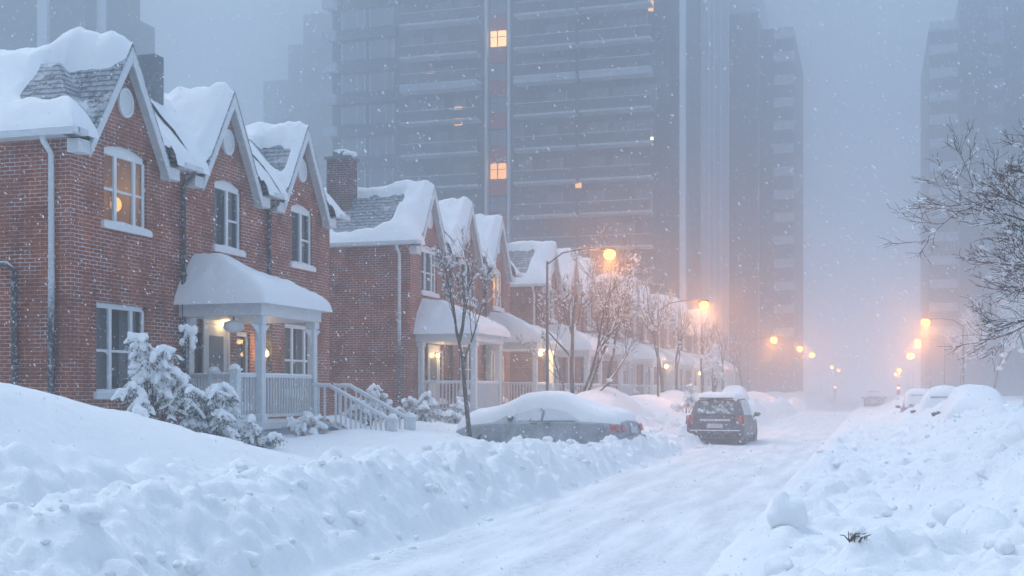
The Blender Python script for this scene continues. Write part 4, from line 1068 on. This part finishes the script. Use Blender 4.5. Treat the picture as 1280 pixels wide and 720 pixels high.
def tree_from(branches, root, bark='bark', twigmat='twig', snowamt=.5, seed=0, leaves=0, leafsize=.02, snowr=1.15, lumps=0):
    rs = random.Random(seed); t, c, s = MB(), MB(), MB()
    for pts, rad, lv in branches:
        (t if lv <= 1 else c).tube(pts, rad, 8 if lv == 0 else 5 if lv < 3 else 3, lv < 2)
        for i in range(len(pts)-1):
            a, b_ = pts[i], pts[i+1]; d = (b_-a).normalized()
            if abs(d.z) < .9 and rs.random() < snowamt:
                r = max(rad[i], .006)*snowr+.004; k = 3; o = [a.lerp(b_, q/k)+Vector((0, 0, max(rad[i], .006)*.8+r*.35)) for q in range(k+1)]
                s.tube(o, [r*.4]+[r*rs.uniform(.8, 1.3) for _ in range(k-1)]+[r*.4], 5)
                if lumps and rs.random() < lumps: s.blob(o[1], [r*rs.uniform(2, 3.6)+.015]*2+[r*1.6+.012], rs.randint(0, 999), .25, 6, 4)
    tr = t.build('trunk', bark, root, True); c.build('crown', twigmat, root, True)
    if s.v: s.build('snow_cover', 'snow', root, True)
    if leaves:
        l = MB(); tips = [b for b in branches if b[2] >= 2]
        for _ in range(leaves):
            pts, rad, lv = rs.choice(tips); p = pts[rs.randint(1, len(pts)-1)]; 
            u = Vector((rs.gauss(0, 1), rs.gauss(0, 1), rs.gauss(0, 1))).normalized()*leafsize*rs.uniform(.6, 1.5); v = u.orthogonal().normalized()*leafsize*.35
            p = p+Vector((0, 0, -.01)); l.add([p, p+u*.6+v, p+u*1.5, p+u*.6-v], [(0, 1, 2, 3)])
        l.build('leaf_cluster', 'leaf', root)
# thin street tree in front of the sedan
def st_tree(x, y, h, r, label, seed, group='bare snow dusted street trees', **kw):
    z = gz(x, y)-.1; e = empty('bare_tree', (x, y, z), label, 'tree', group)
    g_ = dict(levels=4, spread=.55, nchild=(4, 6), upb=.2); snow_ = kw.pop('snowamt', .38); sr = kw.pop('snowr', 1.1); lp = kw.pop('lumps', .15); g_.update(kw)
    br = grow((x, y, z), (0.02, 0, 1), h, r, seed, **g_); tree_from(br, e, 'bark', 'bark', snow_, seed, 0, .02, sr, lp); return e
st_tree(-8.93, 26.4, 3.4, .065, 'thin bare tree standing in front of the buried sedan', 12, nchild=(4, 5), spread=.5)
# spreading multi-stem tree behind the sedan
e = empty('bare_tree', (-9.5, 39.0, .9), 'spreading bare tree with forked trunk behind the buried sedan', 'tree', 'bare snow dusted street trees')
br = []
for k, (dx, dy, dz, L, r) in enumerate(((.08, 0, 1, 4.6, .085), (.3, .1, 1, 4.0, .06), (-.5, .1, .9, 2.6, .04), (.62, -.1, .7, 3.2, .035), (.5, .2, .9, 3.4, .05))):
    br += grow((-9.5+.05*k, 39.0, .7+.12*k), (dx, dy, dz), L, r, 40+k, levels=4, spread=.55, nchild=(3, 5), upb=.12)
tree_from(br, e, 'bark', 'bark', .22, 3, 0, .02, 1.1, .15)
rs = random.Random(77)
more = [(-9.9, 46, 3.9, 'bare tree rising beside the third terrace, frosted white'), (-9.4, 56, 3.9, 'tall frosted bare tree under the first orange lamp'), (-9.9, 63, 3.4, 'hazy bare tree beside the third terrace porch'),
        (-9.7, 72, 3.6, 'hazy bare tree below the second orange lamp'), (-9.6, 82, 3.8, 'faint bare tree beyond the second orange lamp'), (-9.6, 94, 3.8, 'ghostly bare tree near the end of the terraces')]
for i, (x, y, h, lab) in enumerate(more): st_tree(x, y, h, .09, lab, 60+i, levels=4 if y < 60 else 3, nchild=(3, 5), spread=.6, snowamt=.45, snowr=1.3, minr=.006)
rightt = [(7.6, 40, 4.6, 'frosted bare tree behind the buried cars, slim upright stems'), (9.3, 43, 4.8, 'frosted bare tree behind the buried cars with twin stems'), (8.2, 50, 5.0, 'snow laden bare tree behind the row of buried cars'), (10.6, 46, 4.8, 'thick snow laden tree at the picture edge behind the cars'),
          (7.0, 62, 5.2, 'hazy frosted tree beside the largest orange lamp'), (7.2, 82, 5.4, 'faint tree fading behind the parked cars'), (6.8, 104, 5.6, 'ghostly tree past the parked cars near the small lamps')]
for i, (x, y, h, lab) in enumerate(rightt): st_tree(x, y, h, .10, lab, 160+i, 'frosted trees behind the parked cars', levels=4, nchild=(4, 6), spread=.62, snowamt=.9, snowr=1.7, minr=.006, lumps=.35)
# big overhanging tree at the right
TX, TY = 3.05, 16.6
e = empty('overhanging_tree', (TX, TY, gz(TX, TY)), 'bare tree reaching in over the parked cars, brown leaves and snow clumps on its twigs', 'tree')
br = [([Vector((TX, TY, .9)), Vector((TX+.02, TY, 2.0)), Vector((TX-.02, TY, 3.0)), Vector((TX+.1, TY, 4.4)), Vector((TX+.15, TY+.1, 6.0))], [.075, .07, .065, .05, .02], 0)]
rs = random.Random(9)
for k in range(14):
    z0 = 2.7+k*.15; ang = math.pi+rs.uniform(-.65, .75); L = rs.uniform(1.2, 2.0)*(1.0 if k < 9 else .8)
    el = rs.uniform(-.05, .25) if k < 8 else rs.uniform(.35, .9)
    br += grow((TX, TY, z0), (math.cos(ang), math.sin(ang)*.7, el), L, .022, 300+k, levels=3, spread=.5, nchild=(4, 6), seg=7, upb=.035, minr=.0030)
tree_from(br, e, 'bark', 'twig', .13, 4, 1300, .020, .95, .06)

# ================================================================ SHRUBS
def shrub(x, y, h, wd, label, seed, n=60, lean=0, group='snow laden shrubs', vox=.02, conif=True, z0=None):
    z = (gz(x, y) if z0 is None else z0)-.1; e = empty('snowy_shrub', (x, y, z), label, 'shrub', group); rs = random.Random(seed)
    st, nd, sn = MB(), MB(), MB()
    def needles(p0, p1, k):
        for _ in range(k):
            t = rs.uniform(.0, 1.1); c = p0.lerp(p1, t)+Vector((rs.gauss(0, .04), rs.gauss(0, .04), rs.uniform(-.12, .0)))
            d = Vector((rs.gauss(0, 1), rs.gauss(0, 1), rs.gauss(-.5, .6))).normalized()*rs.uniform(.05, .1); v = d.orthogonal().normalized()*.008
            nd.add([c, c+d*.5+v, c+d, c+d*.5-v], [(0, 1, 2, 3)])
    arms = max(6, n//6)
    for k in range(arms):
        a = rs.uniform(0, 2*math.pi); u = (k+.5)/arms; top = h*(.40+.6*u*rs.uniform(.85, 1.0)); out_ = wd*(1.05-.75*u)*rs.uniform(.7, 1.15)
        dx, dy = math.cos(a)*out_+lean*top*.35, math.sin(a)*out_
        P0 = Vector((x+rs.uniform(-.1, .1), y+rs.uniform(-.1, .1), z-.1)); pts = []
        dr = rs.uniform(.12, .45)*h*(1-.6*u)
        for i in range(9):
            t = i/8; pts.append(P0+Vector((dx*t**1.3+rs.gauss(0, .012), dy*t**1.3+rs.gauss(0, .012), top*math.sin(t*math.pi*.5)**.9-dr*max(0, t-.6)**1.5*3.2)))
        st.tube(pts, [.018*(1-.75*i/8) for i in range(9)], 5)
        r0 = rs.uniform(.045, .08)
        for i in range(3, 8):
            q0, q1 = pts[i], pts[i+1]; needles(q0, q1, 22)
            if rs.random() < .88:
                r = r0*rs.uniform(.7, 1.2); up = Vector((0, 0, r*.75))
                sn.tube([q0+up*.7, q0.lerp(q1, .5)+up, q1+up*.7], [r*.7, r*1.1, r*.75], 7)
            # side sprays, each with its drooping load
            for _ in range(2):
                b_ = rs.uniform(0, 6.28); l = rs.uniform(.12, .34)*wd*1.15; q2 = q0+Vector((math.cos(b_)*l, math.sin(b_)*l, -rs.uniform(.1, .8)*l))
                st.tube([q0, q0.lerp(q2, .5)+Vector((0, 0, .02)), q2], [.007, .005, .003], 4); needles(q0, q2, 12)
                if rs.random() < .8:
                    r = rs.uniform(.025, .06); m_ = q0.lerp(q2, .6)+Vector((0, 0, r*.9))
                    sn.tube([q0+Vector((0, 0, r*.6)), m_, q2+Vector((0, 0, r*.4))], [r*.6, r*1.25, r*.5], 7)
    st.build('stem', 'twig', e, True); nd.build('foliage', 'evergreen' if conif else 'leaf', e)
    so = sn.build('snow_cover', 'snow', e, True); remesh(so, vox, 1)
    return e
shrub(-11.75, 17.9, 2.15, .85, 'tall snow laden evergreen shrub before the corner house window', 1, 110, z0=1.05)
shrub(-12.6, 18.8, .9, .4, 'small snow lump shrub tucked at the brick corner under the window', 11, 26, z0=1.65)
shrub(-11.25, 19.0, 1.45, .75, 'drooping snow laden shrub between the tall evergreen and the porch', 2, 80, z0=.85)
shrub(-10.9, 19.9, .85, .55, 'low snow covered shrub touching the porch corner', 3, 40, z0=.75)
shrub(-11.3, 22.6, .85, .55, 'rounded snowy shrub with dark stems in front of the porch railing', 4, 60, conif=False, z0=.75)
shrub(-12.9, 29.6, 1.35, .95, 'spiky snow covered shrub against the side wall beyond the stairs', 5, 80, z0=.95)
shrub(-12.0, 30.8, 1.25, .85, 'plump snow laden shrub beside the second terrace side wall', 6, 80, z0=.85)
shrub(-11.7, 33.2, 1.15, .7, 'snow dusted shrub near the second terrace porch', 7, 60, z0=.75)
shrub(-12.3, 35.4, .9, .6, 'low twiggy shrub at the foot of the second terrace porch', 8, 46, conif=False, z0=.7)
shrub(-14.9, 17.7, .5, .5, 'low snowy bush at the foot of the side wall behind the drift', 9, 30, z0=1.35)
shrub(-7.3, 49.5, 1.6, .8, 'rounded snowy bush mass on the far verge', 10, 40, vox=.03)
shrub(-8.3, 66, 3.6, 1.0, 'tall cone of snow covered evergreen beyond the dark estate car', 13, 90, vox=.05)
# stem with a snow clump standing beside the porch corner
e = empty('snow_clumped_twig', (-12.35, 19.9, 1.0), 'single stem holding a clump of snow in front of the dark downpipe', 'twig')
MB().tube([(-12.3, 19.9, .9), (-12.36, 19.92, 2.2), (-12.32, 19.9, 3.0)], [.014, .01, .006], 5).build('stem', 'twig', e, True)
s = MB(); rs = random.Random(5)
for k in range(16):
    a = rs.uniform(0, 6.28); r = rs.uniform(.02, .16); s.blob((-12.33+r*math.cos(a), 19.9+r*math.sin(a), 2.98-rs.random()**1.5*.38), (.06, .06, .08), k, .25, 7, 5)
so = s.build('snow_cover', 'snow', e, True); remesh(so, .018, 1)
nd = MB()
for k in range(120):
    c = Vector((-12.33+rs.gauss(0, .1), 19.9+rs.gauss(0, .1), 2.75+rs.gauss(0, .12))); d = Vector((rs.gauss(0, 1), rs.gauss(0, 1), -1)).normalized()*.07; v = d.orthogonal().normalized()*.008; nd.add([c, c+d*.5+v, c+d, c+d*.5-v], [(0, 1, 2, 3)])
nd.build('foliage', 'evergreen', e)

# ================================================================ SNOW CHUNKS
def chunk(x, y, r, label, seed):
    m = MB(); z = max(gz(x, y), .02); m.blob((x, y, z+r[2]*.55), r, seed, .16, 22, 14)
    o = m.build('snow_chunk', 'snow', None, True, off=(x, y, z)); tag(o, label, 'snow chunk', 'loose chunks of snow')
    t = bpy.data.textures.new('chunk', 'CLOUDS'); t.noise_scale = .18; dm = o.modifiers.new('d', 'DISPLACE'); dm.texture = t; dm.strength = r[0]*.35; dm.mid_level = .5
chunk(-.88, 13.3, (.21, .2, .21), 'rounded block of snow alone at the road edge', 1)
chunk(.75, 12.6, (.17, .15, .14), 'larger snow block half sunk in the trampled bank', 2)
chunk(1.3, 10.2, (.18, .2, .12), 'flat snow lump low on the trampled bank', 3)
chunk(-.75, 10.3, (.13, .12, .1), 'small snow lump between the road and the twiggy heap', 4)
chunk(1.75, 13.6, (.16, .15, .15), 'snow block beside the larger half sunk one', 5)
# loose clods that nobody could count
m = MB(); rs = random.Random(21)
for k in range(1100):
    y = 5+rs.random()**1.7*34; x = rs.gauss(-5.8, .8) if rs.random() < .55 else rs.uniform(-1.8, 3.2)
    if x > -3.4 and x < -1.9 or x < -8.5: continue
    q = float(rough_mask(np.array([[x]]), np.array([[y]]))[0, 0])
    if rs.random() > q: continue
    r = .018+.085*rs.random()**3; z = max(gz(x, y), .02); m.blob((x, y, z+r*.05), (r*rs.uniform(.8, 1.3), r*rs.uniform(.8, 1.3), r*.8), k, .3, 7, 5)
o = m.build('snow_clods', 'snow', None, True); tag(o, 'loose broken clods lying on the ploughed snowbanks', 'snow', kind='stuff')
# dark twigs showing in the heap
e = MB(); rs = random.Random(3); zc = gz(-.12, 9.9)
for k in range(16):
    a = Vector((-.12+rs.uniform(-.06, .06), 9.9+rs.uniform(-.06, .06), zc-.03)); b_ = a+Vector((rs.uniform(-.08, .08), rs.uniform(-.09, .02), rs.uniform(.03, .08))); e.tube([a, a.lerp(b_, .5)+Vector((0, 0, .02)), b_], [.007, .005, .003], 4)
o = e.build('dark_twigs', 'twig', None, True, off=(-.12, 9.9, zc)); tag(o, 'tuft of dark twigs poking from the snow heap beside the road', 'twigs')

# ================================================================ FALLING SNOW AND HAZE
rs = np.random.default_rng(8)
N = 95000
d = 4+rs.random(N)**.8*56; px_ = rs.uniform(-.52, .52, N); pz = rs.uniform(-.22, .36, N)
c, s_ = math.cos(YAW), math.sin(YAW)
lat = px_*d; X = lat*c-d*s_; Yv = lat*s_+d*c; Zv = np.clip(CAMH+pz*d, .1, 40)
r = rs.uniform(.0014, .0040, N)*(1+d/40)
ax = np.stack([rs.normal(.75, .25, N), rs.normal(0, .3, N), rs.normal(-1, .3, N)], -1); ax /= np.linalg.norm(ax, axis=1)[:, None]
P0 = np.stack([X, Yv, Zv], -1); s1 = np.cross(ax, [0, 0, 1.0]); s1 /= np.linalg.norm(s1, axis=1)[:, None]; s2 = np.cross(ax, s1)
Ln = (r*rs.uniform(1.0, 2.6, N))[:, None]; rr = r[:, None]
V = np.stack([P0+ax*Ln, P0-ax*Ln, P0+s1*rr, P0-s1*rr, P0+s2*rr, P0-s2*rr], 1).reshape(-1, 3)
T = np.array([(0, 2, 4), (0, 4, 3), (0, 3, 5), (0, 5, 2), (1, 4, 2), (1, 3, 4), (1, 5, 3), (1, 2, 5)])
F = (np.arange(N)[:, None, None]*6+T[None]).reshape(-1, 3)
me = bpy.data.meshes.new('falling_snow'); me.vertices.add(len(V)); me.vertices.foreach_set('co', V.ravel()); me.loops.add(len(F)*3); me.loops.foreach_set('vertex_index', F.ravel().astype(np.int32))
me.polygons.add(len(F)); me.polygons.foreach_set('loop_start', np.arange(0, len(F)*3, 3, dtype=np.int32)); me.update(); me.validate()
fm = bpy.data.materials.new('snowflake'); fm.use_nodes = True; ft = fm.node_tree; ft.nodes.clear()
f1 = ft.nodes.new('ShaderNodeBsdfDiffuse'); f2 = ft.nodes.new('ShaderNodeBsdfTranslucent'); f3 = ft.nodes.new('ShaderNodeMixShader'); f4 = ft.nodes.new('ShaderNodeOutputMaterial')
f1.inputs[0].default_value = f2.inputs[0].default_value = (.95, .96, .98, 1); ft.links.new(f1.outputs[0], f3.inputs[1]); ft.links.new(f2.outputs[0], f3.inputs[2]); ft.links.new(f3.outputs[0], f4.inputs[0])
me.materials.append(fm); o = bpy.data.objects.new('falling_snow', me); C.objects.link(o)
tag(o, 'small snowflakes driven through the air all over the street', 'snow', kind='stuff')

hz = MB(); hz.box(-440, 440, -60, 720, -1.6, 76.5)
ho = hz.build('haze', 'snow'); ho.data.materials.clear()
hm = bpy.data.materials.new('haze'); hm.use_nodes = True; t = hm.node_tree; t.nodes.clear()
pv = t.nodes.new('ShaderNodeVolumePrincipled'); pv.inputs['Color'].default_value = (.92, .966, 1.0, 1); pv.inputs['Density'].default_value = HAZE_DENSITY; pv.inputs['Anisotropy'].default_value = .87
oo = t.nodes.new('ShaderNodeOutputMaterial'); t.links.new(pv.outputs[0], oo.inputs['Volume']); ho.data.materials.append(hm)
tag(ho, 'blowing snow haze filling the whole street', 'haze', kind='stuff')
